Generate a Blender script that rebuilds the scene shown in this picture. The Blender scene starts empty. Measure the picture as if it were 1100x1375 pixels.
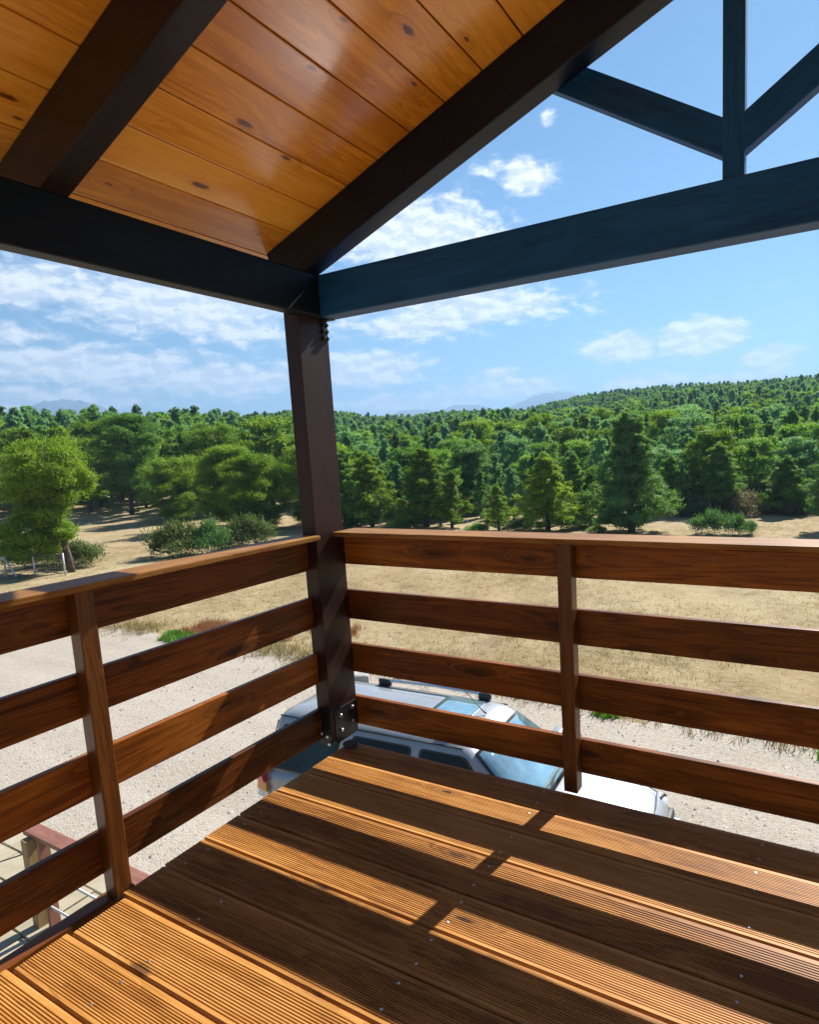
import bpy, bmesh, math, random
import numpy as np
from mathutils import Vector, Matrix

SC = bpy.context.scene
COL = SC.collection
R = math.radians
rnd = random.Random(7)
NP = np.random.RandomState(11)

# ------------------------------------------------------------------ camera
CAM = Vector((1.98051, -2.16863, 1.34159))
cam_d = bpy.data.cameras.new('camera')
cam = bpy.data.objects.new('camera', cam_d)
COL.objects.link(cam)
cam.matrix_world = Matrix(((0.87790706, -0.0201764, 0.47840581, CAM.x),
                           (0.47643353, 0.13666373, -0.8685241, CAM.y),
                           (-0.04785704, 0.990412, 0.12959077, CAM.z),
                           (0, 0, 0, 1)))
cam_d.sensor_fit = 'HORIZONTAL'
cam_d.sensor_width = 36.0
cam_d.lens = 36.0 * 825.52 / 1100
cam_d.shift_x = -96.67 / 1100
cam_d.shift_y = 22.48 / 1100
cam_d.clip_start = 0.05
cam_d.clip_end = 9000
SC.camera = cam

# ------------------------------------------------------------------ light
SUN_EL = R(42.5)
SUN_AZ = R(10.0)            # from +Y towards +X
sd = Vector((math.sin(SUN_AZ) * math.cos(SUN_EL), math.cos(SUN_AZ) * math.cos(SUN_EL), math.sin(SUN_EL)))
sun_d = bpy.data.lights.new('sun', 'SUN')
sun_d.energy = 5.0
sun_d.angle = R(0.53)
sun_d.color = (1.0, 0.95, 0.87)
sun = bpy.data.objects.new('sun', sun_d)
sun.rotation_euler = sd.to_track_quat('Z', 'Y').to_euler()
sun.location = (0, 0, 200)
COL.objects.link(sun)

SKY_STRENGTH = 0.050
world = bpy.data.worlds.new('World')
SC.world = world
world.use_nodes = True


class NT:
    """a small helper round a node tree"""
    def __init__(s, tree):
        s.t = tree
        tree.nodes.clear()

    def n(s, kind, **kw):
        nd = s.t.nodes.new(kind)
        for k, v in kw.items():
            if k.startswith('i_'):
                key = k[2:]
                key = int(key) if key.isdigit() else key
                s.set(nd.inputs[key], v)
            else:
                setattr(nd, k, v)
        return nd

    def set(s, sock, v):
        if isinstance(v, bpy.types.NodeSocket):
            s.t.links.new(v, sock)
        elif isinstance(v, bpy.types.Node):
            s.t.links.new(v.outputs[0], sock)
        else:
            if sock.type == 'RGBA' and len(v) == 3:
                v = (*v, 1)
            sock.default_value = v

    def m(s, op, a, b=None, c=None, clamp=False):
        nd = s.t.nodes.new('ShaderNodeMath')
        nd.operation = op
        nd.use_clamp = clamp
        for i, v in enumerate((a, b, c)):
            if v is not None:
                s.set(nd.inputs[i], v)
        return nd.outputs[0]

    def vm(s, op, a, b=None, scale=None):
        nd = s.t.nodes.new('ShaderNodeVectorMath')
        nd.operation = op
        s.set(nd.inputs[0], a)
        if b is not None:
            s.set(nd.inputs[1], b)
        if scale is not None:
            s.set(nd.inputs['Scale'], scale)
        return nd.outputs['Value'] if op in ('LENGTH', 'DISTANCE', 'DOT_PRODUCT') else nd.outputs[0]

    def smooth(s, x, a, b, lo=0.0, hi=1.0):
        nd = s.t.nodes.new('ShaderNodeMapRange')
        nd.interpolation_type = 'SMOOTHSTEP'
        for i, v in enumerate((x, a, b, lo, hi)):
            s.set(nd.inputs[i], v)
        return nd.outputs[0]

    def mix(s, f, a, b, blend='MIX'):
        nd = s.t.nodes.new('ShaderNodeMix')
        nd.data_type = 'RGBA'
        nd.blend_type = blend
        s.set(nd.inputs[0], f)
        s.set(nd.inputs[6], a)
        s.set(nd.inputs[7], b)
        return nd.outputs[2]

    def noise(s, vec, scale, detail=4, rough=0.55, dist=0.0):
        nd = s.n('ShaderNodeTexNoise')
        if vec is not None:
            s.set(nd.inputs['Vector'], vec)
        nd.inputs['Scale'].default_value = scale
        nd.inputs['Detail'].default_value = detail
        nd.inputs['Roughness'].default_value = rough
        nd.inputs['Distortion'].default_value = dist
        return nd.outputs[0]

    def scl(s, vec, xyz, loc=(0, 0, 0)):
        nd = s.n('ShaderNodeMapping')
        s.set(nd.inputs['Vector'], vec)
        nd.inputs['Scale'].default_value = xyz
        nd.inputs['Location'].default_value = loc
        return nd.outputs[0]

    def ramp(s, x, stops):
        nd = s.n('ShaderNodeValToRGB')
        s.set(nd.inputs[0], x)
        el = nd.color_ramp.elements
        while len(el) < len(stops):
            el.new(0.5)
        for e, (p, c) in zip(el, stops):
            e.position = p
            e.color = (*c, 1)
        return nd.outputs[0]


# sky: Nishita plus real clouds as a function of direction
w = NT(world.node_tree)
sky = w.n('ShaderNodeTexSky', sky_type='NISHITA', sun_disc=False)
sky.sun_elevation = SUN_EL
sky.sun_rotation = SUN_AZ
sky.altitude = 300
sky.air_density = 1.0
sky.dust_density = 0.15
sky.ozone_density = 1.5
tc = w.n('ShaderNodeTexCoord')
dirv = w.vm('NORMALIZE', tc.outputs['Generated'])
sep = w.n('ShaderNodeSeparateXYZ', i_0=dirv)
az = w.m('MULTIPLY', w.m('ARCTAN2', sep.outputs[0], sep.outputs[1]), 180 / math.pi)
el = w.m('MULTIPLY', w.m('ARCSINE', sep.outputs[2]), 180 / math.pi)
# (azimuth, elevation, half width, half height, strength) in degrees of the clouds one sees from the balcony
CLOUDS = [(-32.6, 17.8, 5.8, 2.7, 1.45), (-28.0, 18.6, 3.3, 1.5, .8), (-23.3, 22.0, 2.0, 1.15, 1.3), (-26.8, 22.9, 1.9, 0.9, .62),
          (-21.2, 25.8, 0.8, 0.6, .6), (-28.3, 12.4, 8.4, 1.5, 1.1), (-33.7, 11.3, 6.0, 1.4, 1.1), (-38.0, 7.4, 4.6, 1.5, 1.3),
          (-15.8, 8.2, 2.6, 0.95, 1.8), (-9.1, 8.4, 2.7, 1.2, 2.1), (-3.6, 6.2, 1.7, 0.75, 2.1), (-26.3, 6.5, 1.5, 0.6, 1.2),
          (-13.4, 5.1, 3.2, 0.7, 1.25), (-26.0, 5.3, 5.1, 0.9, 1.15), (-63.5, 13.2, 4.4, 1.6, 1.05), (-52.8, 12.7, 8.4, 2.2, 1.4),
          (-48.4, 10.9, 6.8, 1.5, .9), (-60.1, 7.6, 8.4, 1.5, 1.2), (-50.5, 6.7, 6.9, 1.5, 1.15), (-65.1, 9.7, 3.3, 0.9, .85),
          (-63.3, 5.2, 8.1, 1.2, .9), (-34.2, 4.4, 6.8, 0.9, 1.0), (-5.6, 4.7, 3.6, 0.6, 1.25), (-3.4, 11.8, 2.9, 0.25, .55)]
cover = None
for (a, e, sa, se, st) in CLOUDS:
    dx = w.m('MULTIPLY', w.m('SUBTRACT', az, a), 1 / sa)
    dy = w.m('MULTIPLY', w.m('SUBTRACT', el, e), 1 / se)
    r2 = w.m('ADD', w.m('MULTIPLY', dx, dx), w.m('MULTIPLY', dy, dy))
    g = w.m('MULTIPLY', w.m('POWER', 2.718, w.m('MULTIPLY', r2, -0.75)), st)
    cover = g if cover is None else w.m('MAXIMUM', cover, g)
ang = w.n('ShaderNodeCombineXYZ', i_0=az, i_1=w.m('MULTIPLY', el, 2.0), i_2=3.3)
n1 = w.noise(ang, 0.52, 9, 0.58, 0.25)
n2 = w.noise(w.vm('ADD', ang, (0.35, 0.9, 0.0)), 0.52, 9, 0.58, 0.25)
nb = w.noise(dirv, 3.1, 7, 0.6, 0.3)
generic = w.m('MULTIPLY', w.smooth(nb, 0.52, 0.72), w.smooth(el, 1.0, 12.0))
inview = w.m('MULTIPLY', w.smooth(az, -84.0, -74.0), w.m('SUBTRACT', 1.0, w.smooth(az, 6.0, 14.0)))
inview = w.m('MULTIPLY', inview, w.m('SUBTRACT', 1.0, w.smooth(el, 38.0, 55.0)))
cover = w.m('MAXIMUM', cover, w.m('MULTIPLY', w.m('MULTIPLY', generic, 0.8), w.m('SUBTRACT', 1.0, inview)))
dens = w.m('ADD', cover, w.m('MULTIPLY', w.m('SUBTRACT', n1, 0.5), 1.9))
cl = w.smooth(dens, 0.22, 0.92)
cl = w.m('MULTIPLY', cl, w.smooth(cover, 0.05, 0.35))
lit = w.smooth(w.m('SUBTRACT', n1, n2), -0.10, 0.13)
ccol = w.mix(lit, (6.4, 7.1, 7.9), (9.8, 9.9, 10.0))
skyc = w.mix(1.0, sky, (0.52, 0.81, 0.93), 'MULTIPLY')
final = w.mix(w.m('MULTIPLY', cl, 0.93), skyc, ccol)
bg = w.n('ShaderNodeBackground', i_0=final, i_1=SKY_STRENGTH)
wo = w.n('ShaderNodeOutputWorld', i_0=bg)

SC.view_settings.view_transform = 'Standard'
SC.view_settings.look = 'None'
SC.view_settings.exposure = 1.40
SC.view_settings.gamma = 1.0
SC.view_settings.use_curve_mapping = False
SC.cycles.use_denoising = True
SC.cycles.max_bounces = 10
SC.cycles.diffuse_bounces = 5
SC.cycles.glossy_bounces = 5
SC.cycles.transparent_max_bounces = 12
SC.cycles.volume_bounces = 0
SC.cycles.sample_clamp_indirect = 8

# ------------------------------------------------------------------ materials


def mat(name):
    m = bpy.data.materials.new(name)
    m.use_nodes = True
    nt = NT(m.node_tree)
    out = nt.n('ShaderNodeOutputMaterial')
    p = nt.n('ShaderNodeBsdfPrincipled')
    nt.t.links.new(p.outputs[0], out.inputs[0])
    return m, nt, p, out


def plain(name, col, rough=0.5, metal=0.0, spec=0.5, coat=0.0, var=0.06, vscale=8.0, bump=0.0):
    m, nt, p, o = mat(name)
    t = nt.n('ShaderNodeTexCoord').outputs['Object']
    n = nt.noise(t, vscale, 5)
    c0 = tuple(max(0, x * (1 - 2.2 * var)) for x in col)
    c1 = tuple(min(1, x * (1 + 2.2 * var)) for x in col)
    nt.set(p.inputs['Base Color'], nt.ramp(n, [(0.3, c0), (0.7, c1)]))
    p.inputs['Roughness'].default_value = rough
    p.inputs['Metallic'].default_value = metal
    p.inputs['Specular IOR Level'].default_value = spec
    p.inputs['Coat Weight'].default_value = coat
    p.inputs['Coat Roughness'].default_value = 0.05
    if bump:
        b = nt.n('ShaderNodeBump', i_Height=n, i_Strength=bump)
        nt.set(p.inputs['Normal'], b)
    return m


def wood(name, dark, mid, light, rough=0.35, coat=0.0, knot=(0.03, 0.012, 0.006), knots=0.5, kscale=(1.5, 6.0), vary=0.25, spec=0.5, bump=0.12, fibre=0.5):
    """plank along local x, wide face in local x-y"""
    m, nt, p, o = mat(name)
    t = nt.n('ShaderNodeTexCoord').outputs['Object']
    oi = nt.n('ShaderNodeObjectInfo').outputs['Random']
    off = nt.n('ShaderNodeCombineXYZ', i_0=nt.m('MULTIPLY', oi, 37.0), i_1=nt.m('MULTIPLY', oi, 11.0), i_2=nt.m('MULTIPLY', oi, 5.0))
    v = nt.vm('ADD', t, off)
    sp = nt.n('ShaderNodeSeparateXYZ', i_0=v)
    # knots on a jittered grid
    kv = nt.n('ShaderNodeCombineXYZ', i_0=nt.m('MULTIPLY', sp.outputs[0], kscale[0]), i_1=nt.m('MULTIPLY', sp.outputs[1], kscale[1]), i_2=0.0)
    warp = nt.noise(v, 30.0, 3)
    kv2 = nt.vm('ADD', kv, nt.n('ShaderNodeCombineXYZ', i_0=nt.m('MULTIPLY', nt.m('SUBTRACT', warp, .5), .05), i_1=nt.m('MULTIPLY', nt.m('SUBTRACT', warp, .5), .14), i_2=0.0))
    vo = nt.n('ShaderNodeTexVoronoi', voronoi_dimensions='2D')
    nt.set(vo.inputs['Vector'], kv2)
    vo.inputs['Scale'].default_value = 1.0
    vc = nt.n('ShaderNodeSeparateColor', i_0=vo.outputs['Color'])
    gate = nt.smooth(vc.outputs[0], 1 - knots - 0.02, 1 - knots + 0.02)
    dist = vo.outputs['Distance']
    ksz = nt.m('MULTIPLY_ADD', vc.outputs[1], 0.065, 0.03)
    kin = nt.m('MULTIPLY', nt.m('SUBTRACT', 1.0, nt.smooth(dist, nt.m('MULTIPLY', ksz, .7), nt.m('MULTIPLY', ksz, 1.6))), gate)
    halo = nt.m('MULTIPLY', nt.m('SUBTRACT', 1.0, nt.smooth(dist, 0.03, 0.34)), gate)
    # grain flows round the knots
    gy = nt.m('ADD', nt.m('MULTIPLY', sp.outputs[1], 9.0), nt.m('MULTIPLY', halo, 0.9))
    gv = nt.n('ShaderNodeCombineXYZ', i_0=nt.m('MULTIPLY', sp.outputs[0], 0.7), i_1=gy, i_2=nt.m('MULTIPLY', sp.outputs[2], 9.0))
    big = nt.noise(gv, 1.5, 5, 0.55, 0.8)
    rings = nt.m('FRACT', nt.m('MULTIPLY', big, 6.0))
    rings = nt.smooth(rings, 0.0, 0.9)
    fv = nt.n('ShaderNodeCombineXYZ', i_0=nt.m('MULTIPLY', sp.outputs[0], 5.0), i_1=nt.m('MULTIPLY', sp.outputs[1], 220.0), i_2=nt.m('MULTIPLY', sp.outputs[2], 220.0))
    fib = nt.noise(fv, 1.0, 3, 0.6)
    blotch = nt.noise(v, 2.2, 4)
    x = nt.m('ADD', nt.m('MULTIPLY', big, 0.55), nt.m('MULTIPLY', rings, 0.18))
    x = nt.m('ADD', x, nt.m('MULTIPLY', nt.m('SUBTRACT', fib, .5), fibre))
    x = nt.m('ADD', x, nt.m('MULTIPLY', nt.m('SUBTRACT', blotch, .5), .45))
    x = nt.m('ADD', x, nt.m('MULTIPLY', nt.m('SUBTRACT', oi, .5), vary))
    c = nt.ramp(x, [(0.12, dark), (0.42, mid), (0.75, light)])
    c = nt.mix(nt.m('MULTIPLY', halo, 0.45), c, dark)
    c = nt.mix(nt.m('MULTIPLY', kin, 0.9), c, knot)
    nt.set(p.inputs['Base Color'], c)
    nt.set(p.inputs['Roughness'], nt.m('ADD', nt.m('MULTIPLY', blotch, 0.16), rough - 0.08))
    p.inputs['Specular IOR Level'].default_value = spec
    p.inputs['Coat Weight'].default_value = coat
    p.inputs['Coat Roughness'].default_value = 0.16
    h = nt.m('ADD', nt.m('MULTIPLY', fib, 0.35), nt.m('MULTIPLY', rings, 0.3))
    b = nt.n('ShaderNodeBump', i_Height=h, i_Strength=bump)
    b.inputs['Distance'].default_value = 0.002
    nt.set(p.inputs['Normal'], b)
    return m


M = {}
M['rail'] = wood('stained_rail_wood', (0.03689, 0.009408, 0.000924), (0.1537, 0.04328, 0.00378), (0.3484, 0.1148, 0.01176), rough=.42, coat=.0, spec=.22, knots=.5, fibre=.45, kscale=(1.8, 8.0))
M['baluster'] = wood('baluster_wood', (0.042, 0.01176, 0.00168), (0.105, 0.0336, 0.00504), (0.2016, 0.0756, 0.01428), rough=.36, coat=.05, spec=.35, knots=.3, kscale=(1.0, 5.0))
M['cap'] = wood('handrail_wood', (0.1554, 0.0629, 0.01184), (0.2812, 0.1332, 0.0296), (0.37, 0.1998, 0.0518), rough=.5, coat=.0, spec=.15, knots=.35, kscale=(1.0, 5.0))
M['deck'] = wood('deck_wood', (0.1856, 0.0704, 0.01272), (0.3828, 0.1716, 0.0371), (0.5104, 0.2728, 0.07844), rough=.55, coat=.0, spec=.25, knots=.10, kscale=(2.2, 9.0), vary=.35, fibre=.7)
M['ceiling'] = wood('varnished_pine', (.52, .18, .014), (.78, .335, .033), (.86, .45, .070), rough=.28, coat=.45, knots=.42, kscale=(3.4, 10.0), vary=.42, knot=(.10, .028, .008), fibre=.4, bump=.06)
M['rafter'] = wood('dark_stained_beam', (0.00672, 0.00378, 0.00378), (0.0126, 0.00672, 0.0063), (0.02184, 0.01218, 0.01008), rough=.42, coat=.0, spec=.3, knots=.3, kscale=(1.0, 5.0), knot=(0.0084, 0.00504, 0.00504))
M['beam'] = wood('flare_blue_beam', (0.004032, 0.0341, 0.1075), (0.007056, 0.06577, 0.2016), (0.0121, 0.09257, 0.2688), rough=.45, coat=.0, spec=.22, knots=.3, kscale=(1.0, 5.0), knot=(0.004032, 0.007308, 0.01344))  # blue lens flare and sky glare put into the timber's base colour
M['plate'] = wood('flare_navy_wall_plate', (0.00126, 0.0042, 0.0084), (0.00252, 0.00756, 0.01512), (0.00504, 0.0126, 0.02352), rough=.45, coat=.0, spec=.2, knots=.3, kscale=(1.0, 5.0), knot=(0.00168, 0.00336, 0.00504))  # navy cast of the flare veil mixed into the dark base colour
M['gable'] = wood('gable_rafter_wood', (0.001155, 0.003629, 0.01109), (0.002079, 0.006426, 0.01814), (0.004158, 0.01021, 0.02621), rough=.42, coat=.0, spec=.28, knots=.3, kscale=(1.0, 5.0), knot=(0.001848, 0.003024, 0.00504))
M['post'] = wood('post_wood', (0.01201, 0.00378, 0.001747), (0.02218, 0.006804, 0.003091), (0.03881, 0.01247, 0.005712), rough=.45, coat=.0, spec=.28, knots=.3, kscale=(1.0, 5.0), knot=(0.00924, 0.004536, 0.004032))
M['under'] = wood('joist_wood', (.05, .02, .01), (.09, .04, .02), (.13, .06, .03), rough=.6, knots=.3)
M['lowrail'] = wood('red_fence_wood', (0.15, 0.05625, 0.0375), (0.225, 0.09375, 0.06375), (0.285, 0.135, 0.09), rough=.5, knots=.2)
M['lowpost'] = wood('yellow_post_wood', (0.165, 0.0975, 0.0375), (0.2475, 0.1575, 0.0675), (0.315, 0.21, 0.0975), rough=.6, knots=.3)
M['iron'] = plain('black_iron', (.02, .021, .023), .42, .6, .5)
M['steel'] = plain('zinc_steel', (.55, .55, .54), .3, .9)
M['shoe'] = plain('grey_post_shoe', (.045, .048, .052), .5, .4)
M['dark_steel'] = plain('stained_bracket', (.016, .013, .012), .5, .2)
M['roofing'] = plain('roof_sheet', (.10, .07, .06), .8)


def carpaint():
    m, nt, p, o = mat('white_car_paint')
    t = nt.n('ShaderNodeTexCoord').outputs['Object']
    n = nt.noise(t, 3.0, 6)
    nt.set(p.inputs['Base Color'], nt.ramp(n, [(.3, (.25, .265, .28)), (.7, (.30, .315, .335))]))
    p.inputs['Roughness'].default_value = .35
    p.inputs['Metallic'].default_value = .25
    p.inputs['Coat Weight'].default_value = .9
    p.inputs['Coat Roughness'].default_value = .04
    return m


M['paint'] = carpaint()
M['glass_dark'] = plain('dark_window_glass', (.006, .008, .008), .06, 0.0, .25, coat=0.0, var=.1)
M['glass_green'] = plain('greenish_window_glass', (.012, .024, .020), .06, .0, .35, coat=0.0, var=.35, vscale=3)
M['glass_sky'] = plain('sky_tint_glass', (.25, .40, .47), .06, .55, .8, coat=1.0, var=.25, vscale=2.2)  # reflected sky and clouds painted in as mottled pale blue base colour
M['trim'] = plain('black_trim', (.012, .012, .013), .5)
M['rubber'] = plain('tyre_rubber', (.02, .02, .02), .8)
M['alloy'] = plain('alloy_rim', (.45, .46, .47), .3, .8)
M['red_lens'] = plain('red_lens', (.55, .02, .01), .15, coat=1)
M['amber_lens'] = plain('amber_lens', (.75, .25, .01), .15, coat=1)
M['clear_lens'] = plain('clear_lens', (.6, .62, .64), .1, .3, coat=1)
M['chrome'] = plain('silver_rail', (.6, .61, .62), .25, .85)
M['white_metal'] = plain('white_painted_metal', (0.5625, 0.5625, 0.5475), .45)
M['wire'] = plain('fence_wire', (.35, .36, .37), .45, .6)
M['stone'] = plain('pale_stone', (0.315, 0.3075, 0.2925), .85, var=.15, vscale=12, bump=.4)
M['bark'] = plain('pine_bark', (.085, .055, .042), .9, var=.3, vscale=9, bump=.6)


def slab_mat():
    m, nt, p, o = mat('paving_stone')
    t = nt.n('ShaderNodeTexCoord').outputs['Object']
    oi = nt.n('ShaderNodeObjectInfo').outputs['Random']
    n = nt.noise(t, 5, 6, .65)
    f = nt.noise(t, 60, 4, .6)
    x = nt.m('ADD', nt.m('ADD', nt.m('MULTIPLY', n, .6), nt.m('MULTIPLY', f, .3)), nt.m('MULTIPLY', oi, .12))
    nt.set(p.inputs['Base Color'], nt.ramp(x, [(.25, (0.1924, 0.1554, 0.0962)), (.5, (0.296, 0.2553, 0.1739)), (.75, (0.3626, 0.3256, 0.2442))]))
    p.inputs['Roughness'].default_value = .85
    nt.set(p.inputs['Normal'], nt.n('ShaderNodeBump', i_Height=n, i_Strength=.3))
    return m


M['slab'] = slab_mat()


def ground_mat():
    m, nt, p, o = mat('dry_field')
    t = nt.n('ShaderNodeNewGeometry').outputs['Position']
    big = nt.noise(t, .12, 5, .6)
    midn = nt.noise(t, .9, 6, .65)
    fine = nt.noise(nt.scl(t, (1, 1.6, 1)), 7.0, 5, .7)
    tiny = nt.noise(t, 38.0, 3, .7)
    x = nt.m('ADD', nt.m('MULTIPLY', big, .35), nt.m('MULTIPLY', midn, .35))
    x = nt.m('ADD', x, nt.m('MULTIPLY', fine, .3))
    c = nt.ramp(x, [(.34, (0.1748, 0.1216, 0.0608)), (.45, (0.2812, 0.2128, 0.114)), (.55, (0.3572, 0.285, 0.1672)), (.68, (0.4104, 0.342, 0.2204))])
    dirt = nt.smooth(nt.noise(t, .45, 7, .7, .4), .56, .70)
    c = nt.mix(nt.m('MULTIPLY', dirt, .7), c, (0.228, 0.1634, 0.0988))
    scrub = nt.smooth(nt.noise(nt.scl(t, (.5, 1.3, 1)), .8, 6, .75, .6), .57, .66)
    c = nt.mix(nt.m('MULTIPLY', scrub, .55), c, (0.152, 0.114, 0.057))
    speck = nt.smooth(tiny, .60, .74)
    c = nt.mix(nt.m('MULTIPLY', speck, .55), c, (0.0988, 0.0684, 0.038))
    # forest floor away from the open field
    geo = nt.n('ShaderNodeSeparateXYZ', i_0=t)
    ff = nt.smooth(geo.outputs[2], -2.2, 0.5)
    c = nt.mix(nt.m('MULTIPLY', ff, .8), c, (0.0532, 0.057, 0.02432))
    nt.set(p.inputs['Base Color'], c)
    p.inputs['Roughness'].default_value = .95
    p.inputs['Specular IOR Level'].default_value = .1
    h = nt.m('ADD', nt.m('MULTIPLY', fine, .6), nt.m('MULTIPLY', tiny, .4))
    b = nt.n('ShaderNodeBump', i_Height=h, i_Strength=.8)
    b.inputs['Distance'].default_value = .08
    nt.set(p.inputs['Normal'], b)
    return m


def gravel_mat():
    m, nt, p, o = mat('gravel')
    t = nt.n('ShaderNodeNewGeometry').outputs['Position']
    big = nt.noise(t, .5, 6, .65)
    vo = nt.n('ShaderNodeTexVoronoi')
    nt.set(vo.inputs['Vector'], t)
    vo.inputs['Scale'].default_value = 42
    vc = nt.n('ShaderNodeSeparateColor', i_0=vo.outputs['Color'])
    tiny = nt.noise(t, 70, 3, .7)
    rut = nt.noise(nt.scl(t, (.12, 1.1, 1), (3, 1, 0)), 1.3, 6, .65, .5)
    x = nt.m('ADD', nt.m('MULTIPLY', big, .25), nt.m('MULTIPLY', rut, .38))
    x = nt.m('ADD', x, nt.m('MULTIPLY', vc.outputs[0], .22))
    x = nt.m('SUBTRACT', x, .03)
    x = nt.m('ADD', x, nt.m('MULTIPLY', tiny, .3))
    c = nt.ramp(x, [(.30, (0.2052, 0.171, 0.133)), (.50, (0.304, 0.266, 0.2204)), (.72, (0.38, 0.342, 0.2964))])
    nt.set(p.inputs['Base Color'], c)
    p.inputs['Roughness'].default_value = .92
    p.inputs['Specular IOR Level'].default_value = .2
    h = nt.m('SUBTRACT', 1.0, vo.outputs['Distance'])
    b = nt.n('ShaderNodeBump', i_Height=h, i_Strength=.6)
    b.inputs['Distance'].default_value = .012
    nt.set(p.inputs['Normal'], b)
    return m


def leaf_mat(name, dark, light, trans=.3):
    m, nt, p, o = mat(name)
    g = nt.n('ShaderNodeNewGeometry')
    oi = nt.n('ShaderNodeObjectInfo').outputs['Random']
    x = nt.m('ADD', nt.m('MULTIPLY', g.outputs['Random Per Island'], .45), nt.m('MULTIPLY', oi, .55))
    c = nt.ramp(x, [(.1, dark), (.9, light)])
    nt.set(p.inputs['Base Color'], c)
    p.inputs['Roughness'].default_value = .6
    p.inputs['Specular IOR Level'].default_value = .25
    tr = nt.n('ShaderNodeBsdfTranslucent')
    nt.set(tr.inputs[0], nt.mix(1.0, c, (1.12, 1.2, .45), 'MULTIPLY'))
    ms = nt.n('ShaderNodeMixShader', i_0=trans)
    nt.t.links.new(p.outputs[0], ms.inputs[1])
    nt.t.links.new(tr.outputs[0], ms.inputs[2])
    nt.t.links.new(ms.outputs[0], o.inputs[0])
    return m


M['ground'] = ground_mat()
M['gravel'] = gravel_mat()
M['leaf_bright'] = leaf_mat('pine_needles_bright', (.105, .190, .016), (.240, .355, .034), .48)
M['leaf_mid'] = leaf_mat('pine_needles', (0.091, 0.195, 0.0364), (0.2275, 0.3835, 0.078), .48)
M['leaf_dark'] = leaf_mat('pine_needles_dark', (0.0585, 0.1365, 0.052), (0.1495, 0.2795, 0.0884), .45)
M['leaf_far'] = leaf_mat('pine_needles_hazed', (0.117, 0.247, 0.1365), (0.26, 0.455, 0.247), .48)  # bluish distance haze put into the needle colour
M['leaf_shrub'] = leaf_mat('shrub_leaves', (0.0585, 0.0975, 0.0286), (0.1495, 0.195, 0.0585), .35)
M['leaf_heath'] = leaf_mat('heath_twigs', (0.1105, 0.091, 0.052), (0.26, 0.2145, 0.1235), .3)
M['straw'] = leaf_mat('dry_grass_blades', (0.225, 0.1613, 0.075), (0.42, 0.3375, 0.1875), .3)
M['green'] = leaf_mat('green_grass_blades', (0.0575, 0.1495, 0.0138), (0.138, 0.276, 0.0345), .35)
M['rust'] = leaf_mat('rusty_plant_stems', (0.2025, 0.07594, 0.0405), (0.3847, 0.1721, 0.1013), .3)
M['mountain'] = plain('mountain_scrub', (.045, .062, .055), .95, var=.2, vscale=.01)
M['pebble'] = leaf_mat('pebbles', (0.195, 0.1725, 0.15), (0.465, 0.435, 0.3975), .0)

# ------------------------------------------------------------------ object helpers


def link(name, me, parent=None, material=None):
    o = bpy.data.objects.new(name, me)
    COL.objects.link(o)
    if material is not None and me is not None:
        for mm in (material if isinstance(material, (list, tuple)) else [material]):
            me.materials.append(mm)
    if parent is not None:
        o.parent = parent
    return o


def thing(name, label, cat, loc=(0, 0, 0), group=None, rz=0.0):
    o = bpy.data.objects.new(name, None)
    COL.objects.link(o)
    o.empty_display_size = .2
    o.matrix_basis = Matrix.Translation(loc) @ Matrix.Rotation(rz, 4, 'Z')
    o['label'] = label
    o['category'] = cat
    if group:
        o['group'] = group
    return o


def tag(o, label, cat, group=None):
    o['label'] = label
    o['category'] = cat
    if group:
        o['group'] = group
    return o


def put(o, mw):
    """place o at world matrix mw, whatever its parents"""
    p = o.parent
    inv = Matrix.Identity(4)
    chain = []
    while p is not None:
        chain.append(p.matrix_basis.copy())
        p = p.parent
    tot = Matrix.Identity(4)
    for b in reversed(chain):
        tot = tot @ b
    o.matrix_basis = tot.inverted() @ mw
    return o


def bm_mesh(bm, name, smooth=False):
    me = bpy.data.meshes.new(name)
    bm.normal_update()
    bm.to_mesh(me)
    bm.free()
    if smooth:
        for p in me.polygons:
            p.use_smooth = True
    return me


def box_bm(L, W, T, bev=.004, seg=2):
    bm = bmesh.new()
    bmesh.ops.create_cube(bm, size=1)
    bmesh.ops.scale(bm, vec=(L, W, T), verts=bm.verts)
    if bev:
        bmesh.ops.bevel(bm, geom=list(bm.edges), offset=bev, segments=seg, profile=.6, affect='EDGES')
    return bm


def frame(c, x, z):
    """matrix at c with local x along x and local z as near z as possible"""
    x = Vector(x).normalized()
    z = Vector(z)
    z = (z - x * z.dot(x)).normalized()
    y = z.cross(x)
    m = Matrix((x, y, z)).transposed().to_4x4()
    m.translation = Vector(c)
    return m


def plank(name, a, b, W, T, face, material, parent=None, bev=.004):
    """a board from a to b, W wide, T thick, face = direction its wide face looks"""
    a, b = Vector(a), Vector(b)
    me = bm_mesh(box_bm((b - a).length, W, T, bev), name)
    o = link(name, me, parent, material)
    put(o, frame((a + b) / 2, b - a, face))
    return o


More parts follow.
